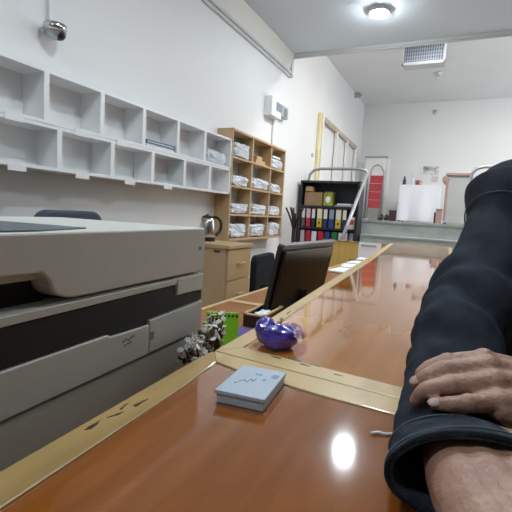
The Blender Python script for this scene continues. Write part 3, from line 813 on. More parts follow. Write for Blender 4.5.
# maker's mark on the back shell: a slanted two letter mark
b = MB()
def stroke(y0, z0, y1, z1, w=0.005):
    b.tube([(0.0225, y0, z0), (0.0225, y1, z1)], w / 2, 6)
stroke(0.150, 0.19, 0.158, 0.245); stroke(0.156, 0.222, 0.170, 0.226); stroke(0.170, 0.226, 0.167, 0.19)
stroke(0.184, 0.175, 0.192, 0.226); stroke(0.191, 0.226, 0.207, 0.224); stroke(0.207, 0.224, 0.204, 0.196); stroke(0.204, 0.196, 0.188, 0.194)
mon(b).build('maker_mark', M['bezel_top'], t, local=True)

# wooden tray
t = thing('letter_tray', 'dark wooden letter tray with pale rim beside the monitor', 'tray', (-0.690, 1.60, 0.803), 0.05)
b = MB().box((-0.045, -0.11, 0.001), (0.045, 0.11, 0.006))
b.box((-0.045, -0.11, 0.006), (-0.038, 0.11, 0.048)).box((0.038, -0.11, 0.006), (0.045, 0.11, 0.048)).box((-0.045, -0.11, 0.006), (0.045, -0.103, 0.048)).box((-0.045, 0.103, 0.006), (0.045, 0.11, 0.048))
b.build('body', M['dark_wood'], t, local=True)
b = MB().box((-0.048, -0.113, 0.048), (-0.036, 0.113, 0.054)).box((0.036, -0.113, 0.048), (0.048, 0.113, 0.054)).box((-0.048, -0.113, 0.048), (0.048, -0.101, 0.054)).box((-0.048, 0.101, 0.048), (0.048, 0.113, 0.054))
b.build('rim', M['desk_edge'], t, local=True)
crumple('paper_scrap', (-0.690, 1.59, 0.810), (0.025, 0.05, 0.02), 'crumpled white paper in the letter tray', 'paper', M['paper'], 9.1)
# purple folder lying on the desk
t = thing('purple_folder', 'purple folder lying on the lower desk behind the green notepad', 'folder', (-0.62, 1.32, 0.803), 0.3)
MB().box((-0.07, -0.11, 0.0), (0.07, 0.11, 0.004)).box((-0.068, -0.108, 0.014), (0.07, 0.11, 0.018)).build('cover', M['purple_cloth'], t, local=True)
MB().box((-0.065, -0.10, 0.004), (0.066, 0.106, 0.014)).build('pages', M['paper'], t, local=True)

# green spiral notepad, standing
t = thing('spiral_notepad', 'bright green spiral notepad standing upright behind the counter edge', 'notepad', (-0.630, 1.14, 0.803), 0.50)
MB().box((-0.05, 0.0, 0.0), (0.05, 0.008, 0.135)).build('cover', M['green'], t, local=True)
b = MB()
for i in range(8):
    x = -0.044 + i * 0.0125
    b.box((x - 0.003, -0.0015, 0.122), (x + 0.003, 0.0, 0.130))
b.build('punched_holes', M['black'], t, local=True)
b = MB()
for i in range(8):
    x = -0.044 + i * 0.0125
    b.tube([(x, -0.001, 0.126), (x, -0.004, 0.136), (x, 0.004, 0.141), (x, 0.011, 0.134)], 0.0013, 6, smooth=8)
b.build('wire_spiral', M['steel'], t, local=True)
MB().box((-0.05, 0.008, 0.0), (0.05, 0.012, 0.13)).build('back_card', M['carton'], t, local=True)
MB().box((-0.03, 0.012, 0.0), (0.03, 0.06, 0.004)).build('foot', M['carton'], t, local=True)

# dried flowers in a pot
FX, FY = -0.421, 0.690
t = thing('dried_flowers', 'white and brown dried flower posy between printer and counter edge', 'flowers', (FX, FY, 0.80))
MB().lathe([(0.024, 0.002), (0.028, 0.01), (0.025, 0.07), (0.021, 0.09), (0.023, 0.096), (0.018, 0.096), (0.016, 0.06)], (FX, FY, 0.80)).build('pot', M['pot'], t, smooth=True)
stem = MB(); pet = MB(); core = MB()
rnd = random.Random(3)
for i in range(170):
    a = rnd.uniform(0, 2 * math.pi)
    u = rnd.random()
    yy = rnd.uniform(-0.068, 0.072)
    px = FX + math.cos(a) * 0.020 * u + yy * -0.05
    py = FY + yy
    pz = 0.992 + (yy + 0.085) * 0.26 + rnd.uniform(-0.040, 0.010)
    stem.tube([(FX + 0.008 * math.cos(a), FY + 0.008 * math.sin(a), 0.87), ((FX + px) / 2, (FY + py) / 2, 0.94 + rnd.uniform(-.01, .01)), (px, py, pz)], 0.0017, 5)
    d = Vector((rnd.uniform(-.3, 1), rnd.uniform(-1, .3), rnd.uniform(.2, 1))).normalized()
    e1 = d.orthogonal().normalized(); e2 = d.cross(e1)
    n = 6
    R_ = rnd.uniform(0.0045, 0.0068)
    if rnd.random() < 0.78:
        for k in range(n):
            an = 2 * math.pi * k / n
            v = e1 * math.cos(an) + e2 * math.sin(an)
            q3 = Matrix((v, d.cross(v), d)).transposed()
            pet.sph(Vector((px, py, pz)) + v * R_ * 0.6 + d * 0.002, (R_ * 0.62, R_ * 0.42, R_ * 0.18), 7, 5, rot=q3)
        core.sph((px, py, pz), R_ * 0.3, 8, 6)
    else:
        core.sph((px, py, pz), (R_ * 0.9, R_ * 0.8, R_ * 0.9), 8, 6)
stem.build('stems', M['flower_brown'], t)
pet.build('petals', M['flower_white'], t, smooth=True)
core.build('seed_heads', M['flower_brown'], t, smooth=True)

# ================================================================== COUNTER
t = thing('reception_counter', 'long glossy wood counter with pale edging running to the steps', 'counter', (-0.3, 2.8, 0))
Z = 1.0
LI = [(-0.342, 0.707), (-0.392, 1.504), (-0.466, 2.764), (-0.632, 5.02)]
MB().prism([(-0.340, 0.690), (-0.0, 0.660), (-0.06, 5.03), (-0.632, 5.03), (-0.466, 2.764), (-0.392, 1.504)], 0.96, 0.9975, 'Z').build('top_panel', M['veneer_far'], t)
b = MB()
b.prism([(-0.374, 0.652), (-0.340, 0.700), (-0.392, 1.504), (-0.466, 2.764), (-0.632, 5.03), (-0.668, 5.08), (-0.538, 3.166), (-0.440, 1.674), (-0.384, 0.899)], 0.955, Z, 'Z')
b.build('edge_board', M['pine_worn'], t, bevel=0.002)
MB().prism([(-0.372, 0.6535), (-0.05, 0.622), (0.01, 0.616), (0.01, 0.662), (-0.340, 0.700)], 0.955, Z, 'Z').build('edge_board', M['pine_worn'], t, bevel=0.002)
MB().prism([(-0.668, 5.08), (-0.632, 5.03), (-0.06, 5.03), (-0.03, 5.08)], 0.955, Z, 'Z').build('edge_board', M['pine'], t, bevel=0.002)
MB().prism([(0.0, 0.66), (0.035, 0.66), (-0.03, 5.08), (-0.06, 5.03)], 0.955, Z, 'Z').build('edge_board', M['pine'], t, bevel=0.002)
MB().prism([(-0.355, 0.70), (-0.02, 0.68), (-0.08, 5.02), (-0.635, 5.02), (-0.505, 3.1), (-0.41, 1.65)], 0.0, 0.955, 'Z').build('base', M['yellow_panel'], t)
# dark worn blotches along the edging
def scuff(x, y, w, l, a, par, sd):
    b = MB()
    n = 22
    poly = []
    for k in range(n):
        th = 2 * math.pi * k / n
        f = 0.72 + 0.75 * noise.noise(Vector((math.cos(th) * 1.8, math.sin(th) * 1.8, sd * 2.7)))
        dx, dy = w * f * math.cos(th), l * f * math.sin(th)
        poly.append((x + dx * math.cos(a) - dy * math.sin(a), y + dx * math.sin(a) + dy * math.cos(a)))
    b.prism(poly, 0.9995, 1.0004, 'Z')
    b.build('scuff_mark', M['scuff'], par)
for i, q in enumerate(((-0.268, 0.684, .005, .013, 1.3), (-0.238, 0.692, .005, .014, 1.3), (-0.212, 0.676, .005, .013, 1.4), (-0.196, 0.684, .003, .010, 1.6), (-0.150, 0.662, .003, .010, 1.6),
                       (-0.356, 0.905, .007, .030, 0), (-0.360, 0.945, .006, .018, .2), (-0.372, 1.02, .004, .02, .1))):
    scuff(*q, t, i)

t = thing('front_counter', 'near counter with red-brown glossy top and pale edging under the arms', 'counter', (0, 0.2, 0))
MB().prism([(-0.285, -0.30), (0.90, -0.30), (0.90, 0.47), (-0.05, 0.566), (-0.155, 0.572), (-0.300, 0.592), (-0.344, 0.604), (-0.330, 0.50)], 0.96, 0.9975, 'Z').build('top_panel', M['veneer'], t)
b = MB()
b.prism([(-0.343, 0.606), (-0.330, 0.50), (-0.285, -0.30), (-0.322, -0.30), (-0.360, 0.243), (-0.3725, 0.50), (-0.3775, 0.634), (-0.374, 0.6505)], 0.955, Z, 'Z')
b.build('edge_board', M['pine'], t, bevel=0.002)
MB().prism([(-0.374, 0.6505), (-0.343, 0.606), (-0.300, 0.594), (-0.155, 0.573), (-0.05, 0.567), (0.90, 0.472), (0.90, 0.525), (-0.05, 0.6205)], 0.955, Z, 'Z').build('edge_board', M['pine_worn'], t, bevel=0.002)
MB().prism([(-0.30, -0.28), (0.88, -0.28), (0.88, 0.46), (-0.03, 0.585), (-0.345, 0.615), (-0.345, 0.50)], 0, 0.955, 'Z').build('base', M['yellow_panel'], t)
for i, q in enumerate(((-0.352, 0.345, .004, .016, .1), (-0.349, 0.380, .0025, .012, -.2), (-0.356, 0.40, .0025, .012, .2), (-0.346, 0.420, .003, .018, .0))):
    scuff(*q, t, i + 20)
tag(MB().tube([(-0.069, 0.500, 0.9995), (-0.062, 0.506, 1.0), (-0.054, 0.5075, 0.9995), (-0.047, 0.512, 0.9995)], 0.0016, 6, smooth=12).build('white_thread', M['paper'], loc=(-0.058, 0.506, 0.9995)), 'tiny white thread on the near counter beside the sleeve', 'thread')

# pale blue box on the near counter
bx = MB()
t = thing('card_box', 'pale blue-white flat square box on the near counter corner', 'box', (-0.2400, 0.531, 0.9975), 0.10)
MB().box((-0.0325, -0.0510, 0.0005), (0.0335, 0.0500, 0.0125)).build('base', M['box_card'], t, local=True, bevel=0.001)
MB().box((-0.0350, -0.0525, 0.0125), (0.0350, 0.0525, 0.0180)).build('lid', M['box_card'], t, local=True, bevel=0.001)
b = MB()
for (x0, y0, x1, y1) in ((-.016, -.012, -.011, -.002), (-.011, -.002, -.006, -.010), (-.006, -.010, -.003, .004), (-.003, .004, .001, -.004), (.001, -.004, .003, .008), (-.020, -.02, -.017, -.014)):
    b.tube([(x0, y0, 0.0181), (x1, y1, 0.0181)], 0.0006, 5)
b.build('scribble', M['ink'], t, local=True)
b = MB()
b.box((0.020, 0.020, 0.0178), (0.030, 0.034, 0.0182)).box((-0.004, 0.022, 0.0178), (0.006, 0.027, 0.0182)).box((0.012, 0.006, 0.0178), (0.017, 0.012, 0.0182))
b.build('faint_print', M['blue_ink'], t, local=True)

# purple wrapped packet on the counter corner
PX, PY = -0.297, 0.742
t = thing('wrapped_packet', 'shiny purple plastic-wrapped packet on the corner of the long counter', 'packet', (PX, PY, 1.0))
b = MB(); b.sph((0, 0, 0), 1.0, 36, 24)
for v in b.bm.verts:
    d = v.co.normalized()
    f = 1 + 0.14 * noise.noise(d * 2.2 + Vector((3, 1, 7))) + 0.10 * noise.noise(d * 5.0)
    v.co = Vector((d.x * 0.028 * f, d.y * 0.036 * f, max(-0.019, d.z * 0.025 * f)))
    v.co = Matrix.Rotation(-0.9, 3, 'Z') @ v.co
    v.co += Vector((PX + 0.012, PY - 0.002, 1.0195))
b.build('body', M['purple'], t, smooth=True)
b = MB(); b.sph((0, 0, 0), 1.0, 30, 20)
for v in b.bm.verts:
    d = v.co.normalized()
    f = 1 + 0.18 * noise.noise(d * 2.5 + Vector((1, 5, 2)))
    f += 0.16 * noise.noise(d * 6.0)
    v.co = Vector((d.x * 0.024 * f, d.y * 0.020 * f, d.z * (0.024 if d.z > 0 else 0.026) * f))
    v.co = Matrix.Rotation(-0.5, 3, 'Z') @ v.co
    if v.co.x > 0: v.co *= 1.0
    v.co.z = max(v.co.z, -0.026)
    v.co += Vector((PX - 0.018, PY + 0.004, 1.0265))
b.build('twisted_end', M['purple'], t, smooth=True)
b = MB()
n1, n2 = 26, 10
g = [[None] * (n2 + 1) for _ in range(n1 + 1)]
for i in range(n1 + 1):
    for j in range(n2 + 1):
        u, v_ = i / n1, j / n2
        x = PX - 0.01 + 0.055 * u
        y = PY + 0.042 + 0.030 * v_ + 0.004 * math.sin(u * 20)
        z = 1.004 + 0.030 * math.sin(math.pi * min(1, v_ * 0.9 + 0.1)) * (0.6 + 0.4 * math.sin(u * 3.14)) + 0.006 * noise.noise(Vector((u * 9, v_ * 7, 2)))
        g[i][j] = b.bm.verts.new((x, y, z))
for i in range(n1):
    for j in range(n2):
        b.bm.faces.new((g[i][j], g[i + 1][j], g[i + 1][j + 1], g[i][j + 1]))
b.build('clear_film', M['film'], t, smooth=True)

# ================================================================== PRINTER
PR = (-0.47, 0.76, 0.802)
t = thing('printer', 'large off-white office printer on the lower desk at the left', 'printer', PR, math.radians(3))
D = -0.40
L = -0.66
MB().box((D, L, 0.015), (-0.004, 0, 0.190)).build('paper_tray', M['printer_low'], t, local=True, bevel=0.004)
for y in (-0.04, L + 0.06):
    for x in (-0.05, D + 0.05):
        MB().cone((x, y, 0), (x, y, 0.016), 0.018).build('foot', M['black'], t, local=True)
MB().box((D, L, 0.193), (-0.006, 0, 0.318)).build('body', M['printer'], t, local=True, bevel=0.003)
# front cover with stepped upper edge, black band above
MB().prism([(-0.002, 0.197), (-0.002, 0.259), (-0.182, 0.2545), (-0.182, 0.197)], -0.006, 0.0, 'X').build('side_door', M['printer'], t, local=True, bevel=0.0015)
MB().prism([(-0.186, 0.197), (-0.186, 0.2475), (-0.284, 0.2505), (-0.284, 0.2545), (L, 0.2545), (L, 0.197)], -0.006, 0.001, 'X').build('front_door', M['printer'], t, local=True, bevel=0.0015)
MB().prism([(-0.002, 0.2625), (-0.002, 0.281), (-0.102, 0.283), (-0.104, 0.305), (L, 0.303), (L, 0.256), (-0.286, 0.256), (-0.286, 0.2515), (-0.187, 0.2485), (-0.187, 0.257)], -0.0062, -0.003, 'X').build('black_band', M['band'], t, local=True)
MB().prism([(-0.002, 0.284), (-0.002, 0.317), (-0.10, 0.317), (-0.10, 0.286)], -0.006, 0.0005, 'X').build('upper_cover', M['printer'], t, local=True, bevel=0.0015)
MB().prism([(-0.104, 0.307), (-0.102, 0.317), (L, 0.317), (L, 0.305)], -0.006, 0.0005, 'X').build('output_lip', M['printer'], t, local=True, bevel=0.001)
# scanner with rounded pillar beside the output slot
prof = [(0.0, 0.323), (0.0, 0.405), (-0.003, 0.4115), (L, 0.4095), (L, 0.364), (-0.405, 0.361), (-0.395, 0.352)]
for i in range(9):
    a = math.pi + math.pi / 2 * i / 8
    prof.append((-0.345 + 0.046 * math.cos(a), 0.345 + 0.0225 * math.sin(a)))
o = MB().prism(prof, D, 0.0, 'X').build('scanner_unit', M['printer'], t, local=True, bevel=0.003, seg=2)
MB().box((D + .01, L + 0.01, 0.318), (-0.034, -0.375, 0.352)).build('output_slot', M['cavity'], t, local=True)
MB().box((D + .01, L + 0.01, 0.350), (-0.020, -0.39, 0.366)).build('inner_lip', M['printer'], t, local=True)
MB().prism([(-0.243, -0.300), (-0.040, -0.292), (-0.012, -0.40), (-0.012, L + .01), (-0.26, L + .01)], 0.4085, 0.4125, 'Z').build('lid_inset', M['grey_glass'], t, local=True)
b = MB()
for i, (y, z) in enumerate(((-0.252, 0.236), (-0.246, 0.238), (-0.240, 0.236), (-0.234, 0.238), (-0.228, 0.239), (-0.248, 0.229), (-0.241, 0.230), (-0.235, 0.231))):
    b.box((0.001, y - 0.0022, z - 0.0018), (0.0016, y + 0.0022, z + 0.0018))
b.build('model_mark', M['ink'], t, local=True)
MB().box((0.0, -0.182, 0.2195), (0.0006, -0.171, 0.2335)).build('label_sticker', M['ink'], t, local=True)
MB().box((0.0, -0.026, 0.367), (0.0005, -0.016, 0.374)).build('emblem', M['ink'], t, local=True)

# ================================================================== PERSON
person = None
b = MB()
# trunk, neck, head (leaning over the counter, mostly outside the frame)
chain(b, [(0.28, 1.24, 0.88), (0.28, 1.20, 1.05), (0.28, 1.15, 1.20), (0.275, 1.12, 1.32)], [0.115, 0.105, 0.115, 0.10])
chain(b, [(0.12, 1.115, 1.295), (0.275, 1.12, 1.34), (0.43, 1.10, 1.295)], [0.055, 0.07, 0.055])
chain(b, [(0.275, 1.11, 1.36), (0.27, 1.06, 1.46)], [0.062, 0.055])
H0 = Vector((0.268, 1.01, 1.555))
b.sph(H0 + Vector((0, 0.015, 0.03)), (0.076, 0.096, 0.092), 28, 20)
b.sph(H0 + Vector((0, -0.012, -0.035)), (0.062, 0.076, 0.078), 28, 20)
b.sph(H0 + Vector((0, -0.05, -0.092)), (0.034, 0.032, 0.026), 20, 14)
chain(b, [H0 + Vector((0, -0.078, 0.015)), H0 + Vector((0, -0.100, -0.032))], [0.011, 0.016])
b.sph(H0 + Vector((0.013, -0.09, -0.036)), 0.011); b.sph(H0 + Vector((-0.013, -0.09, -0.036)), 0.011)
chain(b, [H0 + Vector((-0.048, -0.072, 0.026)), H0 + Vector((0, -0.084, 0.030)), H0 + Vector((0.048, -0.072, 0.026))], [0.012, 0.012, 0.012])
b.sph(H0 + Vector((0, -0.082, -0.066)), (0.024, 0.012, 0.012))
for s in (-1, 1):
    b.sph(H0 + Vector((s * 0.078, 0.012, -0.005)), (0.010, 0.019, 0.032))
# right arm and hand (hand hangs out of the cuff towards the camera)
chain(b, [(0.115, 1.105, 1.285), (0.063, 0.98, 1.21), (0.03, 0.82, 1.14)], [0.05, 0.045, 0.040])
chain(b, [(0.03, 0.82, 1.13), (0.012, 0.66, 1.062), (0.012, 0.50, 1.040), (0.024, 0.40, 1.041)], [0.040, 0.036, 0.027, 0.027])
chain(b, [(0.012, 0.47, 1.040), (0.020, 0.390, 1.040), (0.036, 0.335, 1.038), (0.062, 0.300, 1.032)], [0.024, 0.027, 0.027, 0.025], 8)
chain(b, [(0.024, 0.47, 1.042), (0.056, 0.400, 1.043), (0.078, 0.350, 1.043), (0.100, 0.325, 1.038)], [0.021, 0.025, 0.027, 0.024], 8)
chain(b, [(0.020, 0.47, 1.042), (0.036, 0.390, 1.043), (0.058, 0.340, 1.042), (0.084, 0.318, 1.038)], [0.023, 0.026, 0.027, 0.024], 8)
for (p, q, u, w_, r0) in (((0.062, 0.315, 1.030), (0.092, 0.262, 1.026), (0.110, 0.235, 1.014), (0.122, 0.222, 1.007), 0.0100),
                          ((0.072, 0.318, 1.036), (0.112, 0.268, 1.034), (0.134, 0.240, 1.018), (0.146, 0.228, 1.008), 0.0102),
                          ((0.084, 0.324, 1.038), (0.124, 0.282, 1.034), (0.147, 0.258, 1.018), (0.158, 0.247, 1.008), 0.0098),
                          ((0.094, 0.332, 1.036), (0.130, 0.302, 1.030), (0.150, 0.284, 1.016), (0.159, 0.276, 1.007), 0.0085)):
    chain(b, [p, q, u, w_], [r0 * 1.25, r0, r0 * .9, r0 * .75], 9)
chain(b, [(0.045, 0.37, 1.036), (0.052, 0.305, 1.026), (0.066, 0.270, 1.016), (0.078, 0.248, 1.010)], [0.020, 0.014, 0.011, 0.008], 9)
EYE = Vector((0, 0, 1.25))
def nearer(p, f=0.955):
    return tuple(EYE + (Vector(p) - EYE) * f)
# left arm, hand laid over the right sleeve
chain(b, [(0.435, 1.09, 1.285), (0.44, 0.97, 1.16), (0.42, 0.86, 1.07)], [0.05, 0.045, 0.040])
chain(b, [(0.42, 0.86, 1.07), (0.29, 0.735, 1.06), (0.175, 0.61, 1.072), (0.122, 0.555, 1.076)], [0.040, 0.038, 0.028, 0.025])
chain(b, [(0.165, 0.585, 1.066), (0.118, 0.538, 1.068)], [0.025, 0.023])
# metacarpals
K_ = {'index': [(0.041, 0.561, 1.092), (0.005, 0.539, 1.089), (-0.013, 0.526, 1.083), (-0.022, 0.520, 1.076)],
      'middle': [(0.045, 0.540, 1.091), (0.003, 0.511, 1.088), (-0.015, 0.499, 1.080), (-0.0245, 0.498, 1.072)],
      'ring': [(0.050, 0.516, 1.083), (0.009, 0.486, 1.081), (-0.013, 0.476, 1.074), (-0.0225, 0.478, 1.060)],
      'pinky': [(0.054, 0.493, 1.071), (0.027, 0.469, 1.072), (0.009, 0.461, 1.070), (-0.003, 0.4615, 1.067)]}
RAD = {'index': (0.0125, 0.0100, 0.0086, 0.0068), 'middle': (0.0128, 0.0102, 0.0088, 0.0070), 'ring': (0.0124, 0.0098, 0.0085, 0.0068), 'pinky': (0.0110, 0.0088, 0.0076, 0.0060)}
WR = {'index': (0.128, 0.585, 1.074), 'middle': (0.127, 0.574, 1.074), 'ring': (0.126, 0.562, 1.070), 'pinky': (0.122, 0.550, 1.062)}
for f in K_:
    K_[f] = [nearer(p) for p in K_[f]]
    WR[f] = nearer(WR[f])
for f in K_:
    P4 = K_[f]; R4 = RAD[f]
    chain(b, P4, R4, 12)
    # knuckle bumps
    b.sph(Vector(P4[0]) + Vector((0.002, 0, 0.0015)), R4[0] * 1.08, 16, 12)
    b.sph(Vector(P4[1]) + Vector((0, -0.0005, 0.0008)), R4[1] * 1.10, 16, 12)
    b.sph(Vector(P4[2]), R4[2] * 1.06, 16, 12)
    mid = (Vector(P4[0]) + Vector(WR[f])) / 2 + Vector((0, 0, 0.002))
    chain(b, [P4[0], mid, WR[f]], [R4[0] * 1.02, 0.0135, 0.017])
# palm filling
chain(b, [nearer((0.057, 0.487, 1.064)), nearer((0.090, 0.510, 1.055)), nearer((0.125, 0.545, 1.050))], [0.0105, 0.0165, 0.021], 8)
chain(b, [nearer((0.047, 0.545, 1.078)), nearer((0.120, 0.575, 1.064))], [0.014, 0.022])
chain(b, [nearer((0.054, 0.512, 1.068)), nearer((0.120, 0.558, 1.060))], [0.013, 0.021])
# thumb, under the far side of the hand
chain(b, [nearer((0.118, 0.575, 1.060)), nearer((0.085, 0.572, 1.062)), nearer((0.058, 0.558, 1.066)), nearer((0.034, 0.545, 1.068))], [0.018, 0.0125, 0.0105, 0.0075], 10)
# legs
for x in (0.20, 0.36):
    chain(b, [(x, 1.24, 0.86), (x, 1.22, 0.48), (x, 1.26, 0.09)], [0.085, 0.055, 0.042])
    chain(b, [(x, 1.27, 0.05), (x, 1.13, 0.035)], [0.035, 0.03])
person = b.build('person', M['skin'], loc=(0.28, 1.24, 0))
remesh(person, 0.0026, 3, 0.5)
tag(person, 'person in a dark denim jacket leaning on the counter with crossed forearms', 'person')

# fingernails
def nail(c, d, n_, w, l):
    d = Vector(d).normalized(); n_ = Vector(n_); n_ = (n_ - d * n_.dot(d)).normalized(); s_ = d.cross(n_)
    q3 = Matrix((d, s_, n_)).transposed()
    MB().sph(c, (l, w, 0.0016), 16, 10, rot=q3).build('fingernail', M['nail'], person, smooth=True)
nail(nearer((-0.0265, 0.4935, 1.0765)), (-0.010, 0.0, -0.008), (-0.35, -0.75, 0.7), 0.0048, 0.0062)
nail(nearer((-0.0045, 0.4565, 1.0705)), (-0.012, 0.0, -0.002), (-0.2, -0.75, 0.65), 0.0042, 0.0060)
# face
for s in (-1, 1):
    MB().sph(H0 + Vector((s * 0.031, -0.074, 0.010)), (0.013, 0.010, 0.008)).build('eye', M['eye'], person, smooth=True)
    MB().sph(H0 + Vector((s * 0.031, -0.0825, 0.010)), (0.0055, 0.003, 0.0055)).build('iris', M['iris'], person, smooth=True)
MB().sph(H0 + Vector((0, -0.092, -0.066)), (0.022, 0.005, 0.006)).build('lips', M['lips'], person, smooth=True)
h = MB()
h.sph(H0 + Vector((0, 0.022, 0.042)), (0.084, 0.100, 0.094), 36, 26)
for v in h.bm.verts:
    l_ = v.co - H0
    if l_.y < -0.030 and l_.z < 0.075:
        v.co.y = H0.y - 0.030 + (l_.y + 0.030) * 0.1
    v.co += l_.normalized() * 0.004 * noise.noise(v.co * 60)
    if l_.z < -0.045: v.co.z = H0.z - 0.045
h.build('hair', M['hair'], person, smooth=True)

# clothing
b = MB()
chain(b, [(0.28, 1.245, 0.84), (0.28, 1.20, 1.02), (0.28, 1.155, 1.18), (0.275, 1.125, 1.27)], [0.16, 0.15, 0.155, 0.125])
chain(b, [(0.16, 1.24, 0.84), (0.17, 1.20, 1.02), (0.17, 1.15, 1.18), (0.16, 1.12, 1.27)], [0.12, 0.115, 0.125, 0.09])
chain(b, [(0.40, 1.24, 0.84), (0.39, 1.20, 1.02), (0.39, 1.15, 1.18), (0.40, 1.11, 1.27)], [0.12, 0.115, 0.125, 0.09])
chain(b, [(0.105, 1.11, 1.312), (0.20, 1.12, 1.345), (0.275, 1.12, 1.36), (0.35, 1.115, 1.335), (0.445, 1.095, 1.290)], [0.088, 0.085, 0.088, 0.085, 0.088])
chain(b, [(0.275, 1.115, 1.38), (0.273, 1.10, 1.43)], [0.085, 0.078])
jk = b.build('jacket', M['denim'], person, smooth=True)
remesh(jk, 0.007, 6, 0.5)
for v in jk.data.vertices:
    c_ = v.co
    v.co = c_ + v.normal * (0.006 * noise.noise(c_ * 9) + 0.003 * noise.noise(Vector((c_.x * 8, c_.y * 8, c_.z * 30))))

def sleeve(name, pts, rads, m, seed, n=150, seg=56, fold=1.0, open_end=True, bump0=0.0):
    C_ = catmull(pts, n)
    RR = catmull([(r_[0], r_[1], 0) for r_ in rads], n)
    b = MB()
    rings = []
    for i, p in enumerate(C_):
        tdir = (C_[min(i + 1, n)] - C_[max(i - 1, 0)]).normalized()
        a_ = tdir.cross(Vector((0, 0, 1))).normalized()
        u_ = a_.cross(tdir).normalized()
        s = i / n
        row = []
        for k in range(seg):
            th = 2 * math.pi * k / seg
            ca, sa = math.cos(th), math.sin(th)
            ph = s * 46 + 1.3 * math.sin(th * 1.0 + seed) + 2.2 * noise.noise(Vector((ca * 0.8, sa * 0.8, s * 5 + seed)))
            env = 0.12 + 0.88 * math.exp(-((s - 0.36) / 0.17) ** 2)
            w = fold * (0.0062 * env * (math.sin(ph) + 0.35 * math.sin(2 * ph + 1)) + 0.004 * noise.noise(Vector((ca * 1.4, sa * 1.4, s * 9 + seed))) + 0.003 * noise.noise(Vector((ca * 2.5, sa * 2.5, s * 26 + seed))))
            if s > 0.60: w *= 0.35
            if open_end and name == 'sleeve' and seed < 3:   # deep creases on the outer side of the elbow
                for s0_, wd_, am_ in ((0.325, 0.018, -0.012), (0.37, 0.026, 0.009), (0.435, 0.018, -0.008), (0.475, 0.024, 0.005), (0.545, 0.018, -0.004)):
                    w += am_ * math.exp(-((s - s0_ + 0.02 * math.sin(th)) / wd_) ** 2) * (0.5 + 0.5 * math.cos(th + 0.5))
            row.append(b.bm.verts.new(p + a_ * ca * (RR[i].x + w) + u_ * sa * (RR[i].y + w)))
        rings.append(row)
    ends = [rings]
    for i in range(n):
        for k in range(seg):
            b.bm.faces.new((rings[i][k], rings[i][(k + 1) % seg], rings[i + 1][(k + 1) % seg], rings[i + 1][k]))
    b.bm.faces.new(rings[0][::-1])
    if open_end:   # turn the hem inwards and run back inside the sleeve
        prev = rings[-1]
        for step, (back, th_) in enumerate(((0, 0.0035), (3, 0.004), (12, 0.005), (26, 0.007), (40, 0.012))):
            j = n - back
            ctr = C_[j]
            src = rings[j] if step else rings[-1]
            row = [b.bm.verts.new(v.co + (ctr - v.co).normalized() * th_) for v in src]
            for k in range(seg):
                b.bm.faces.new((prev[k], prev[(k + 1) % seg], row[(k + 1) % seg], row[k]))
            prev = row
    o = b.build(name, m, person, smooth=True)
    return o, C_, RR
RS_P = [(0.096, 1.105, 1.312), (0.074, 0.994, 1.225), (0.042, 0.847, 1.130), (0.016, 0.712, 1.080), (0.010, 0.593, 1.050), (0.009, 0.520, 1.040), (0.012, 0.455, 1.036), (0.036, 0.384, 1.0415)]
RS_R = [(0.086, 0.086), (0.062, 0.066), (0.076, 0.074), (0.064, 0.060), (0.055, 0.044), (0.051, 0.034), (0.053, 0.0310), (0.075, 0.0390)]
so, C_, RR = sleeve('sleeve', RS_P, RS_R, M['denim'], 2.0)
LS_P = [(0.445, 1.095, 1.292), (0.455, 0.985, 1.180), (0.430, 0.862, 1.078), (0.330, 0.760, 1.066), (0.235, 0.672, 1.068)]
LS_R = [(0.086, 0.086), (0.072, 0.072), (0.066, 0.062), (0.056, 0.054), (0.047, 0.043)]
sleeve('sleeve', LS_P, LS_R, M['denim'], 5.0, n=110)
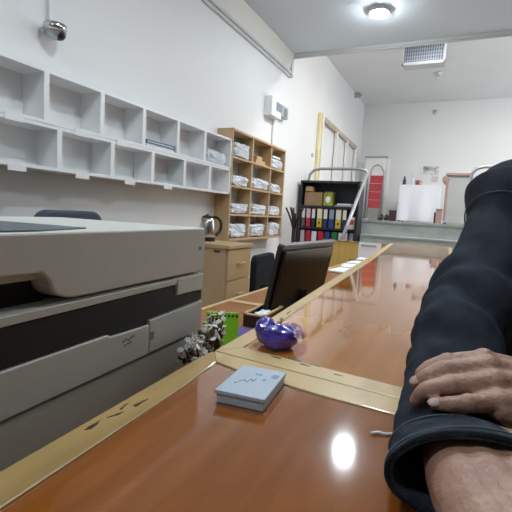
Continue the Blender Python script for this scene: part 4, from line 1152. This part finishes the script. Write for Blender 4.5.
# turned cuff band on the right sleeve: last stretch, a little proud of the sleeve, with inner face
def cuff(C_, RR, s0, seg=56):
    n = len(C_) - 1
    b = MB()
    idx = list(range(int(n * s0), n + 1))
    def ring(i, off):
        tdir = (C_[min(i + 1, n)] - C_[max(i - 1, 0)]).normalized()
        a_ = tdir.cross(Vector((0, 0, 1))).normalized()
        u_ = a_.cross(tdir).normalized()
        row = []
        for k in range(seg):
            th = 2 * math.pi * k / seg
            w = 0.0015 * noise.noise(Vector((math.cos(th) * 2, math.sin(th) * 2, i * 0.15)))
            row.append(b.bm.verts.new(C_[i] + a_ * math.cos(th) * (RR[i].x + off + w) + u_ * math.sin(th) * (RR[i].y + off + w)))
        return row
    rows = [ring(idx[0], -0.002)] + [ring(i, 0.0018) for i in idx] + [ring(n, 0.0005), ring(n, -0.0045)] + [ring(i, -0.0055) for i in idx[::-1]]
    for r0, r1 in zip(rows, rows[1:]):
        for k in range(seg):
            b.bm.faces.new((r0[k], r0[(k + 1) % seg], r1[(k + 1) % seg], r1[k]))
    o = b.build('cuff', M['denim_cuff'], so, smooth=True)
    for off_, sfrac in ((0.0022, 0.985), (0.0022, s0 + 0.012)):
        i = int(n * sfrac)
        b = MB()
        tdir = (C_[min(i + 1, n)] - C_[max(i - 1, 0)]).normalized()
        a_ = tdir.cross(Vector((0, 0, 1))).normalized()
        u_ = a_.cross(tdir).normalized()
        b.tube([C_[i] + a_ * math.cos(th) * (RR[i].x + off_) + u_ * math.sin(th) * (RR[i].y + off_) for th in [2 * math.pi * k / 60 for k in range(61)]], 0.0009, 5, cap=False)
        b.build('stitching', M['denim_seam'], so, smooth=True)
cuff(C_, RR, 0.90)
# shoulder seam
b = MB()
b.tube([(0.045, 1.035, 1.315), (0.07, 1.03, 1.345), (0.105, 1.05, 1.372), (0.14, 1.09, 1.385)], 0.0022, 6, smooth=14)
b.build('shoulder_seam', M['denim_seam'], person) if False else b.bm.free()
# armhole seam of the right sleeve
i = int((len(C_) - 1) * 0.085)
tdir = (C_[i + 1] - C_[i - 1]).normalized()
a_ = tdir.cross(Vector((0, 0, 1))).normalized(); u_ = a_.cross(tdir).normalized()
b = MB()
b.tube([C_[i] + a_ * math.cos(th) * (RR[i].x + 0.003) + u_ * math.sin(th) * (RR[i].y + 0.003) for th in [2 * math.pi * k / 60 for k in range(61)]], 0.0012, 6, cap=False)
b.build('armhole_seam', M['denim_seam'], so, smooth=True)
# trousers and shoes
b = MB()
for x in (0.20, 0.36):
    chain(b, [(x, 1.24, 0.84), (x, 1.22, 0.48), (x, 1.26, 0.10)], [0.112, 0.080, 0.068])
chain(b, [(0.20, 1.245, 0.86), (0.36, 1.245, 0.86)], [0.118, 0.118])
tr = b.build('trousers', M['trousers'], person)
remesh(tr, 0.01, 4, 0.5)
for x in (0.20, 0.36):
    b = MB()
    chain(b, [(x, 1.29, 0.05), (x, 1.20, 0.05), (x, 1.10, 0.038)], [0.048, 0.048, 0.038])
    for v in b.bm.verts: v.co.z = max(v.co.z, 0.0)
    s_ = b.build('shoe', M['shoe'], person)
    remesh(s_, 0.006, 4, 0.5)
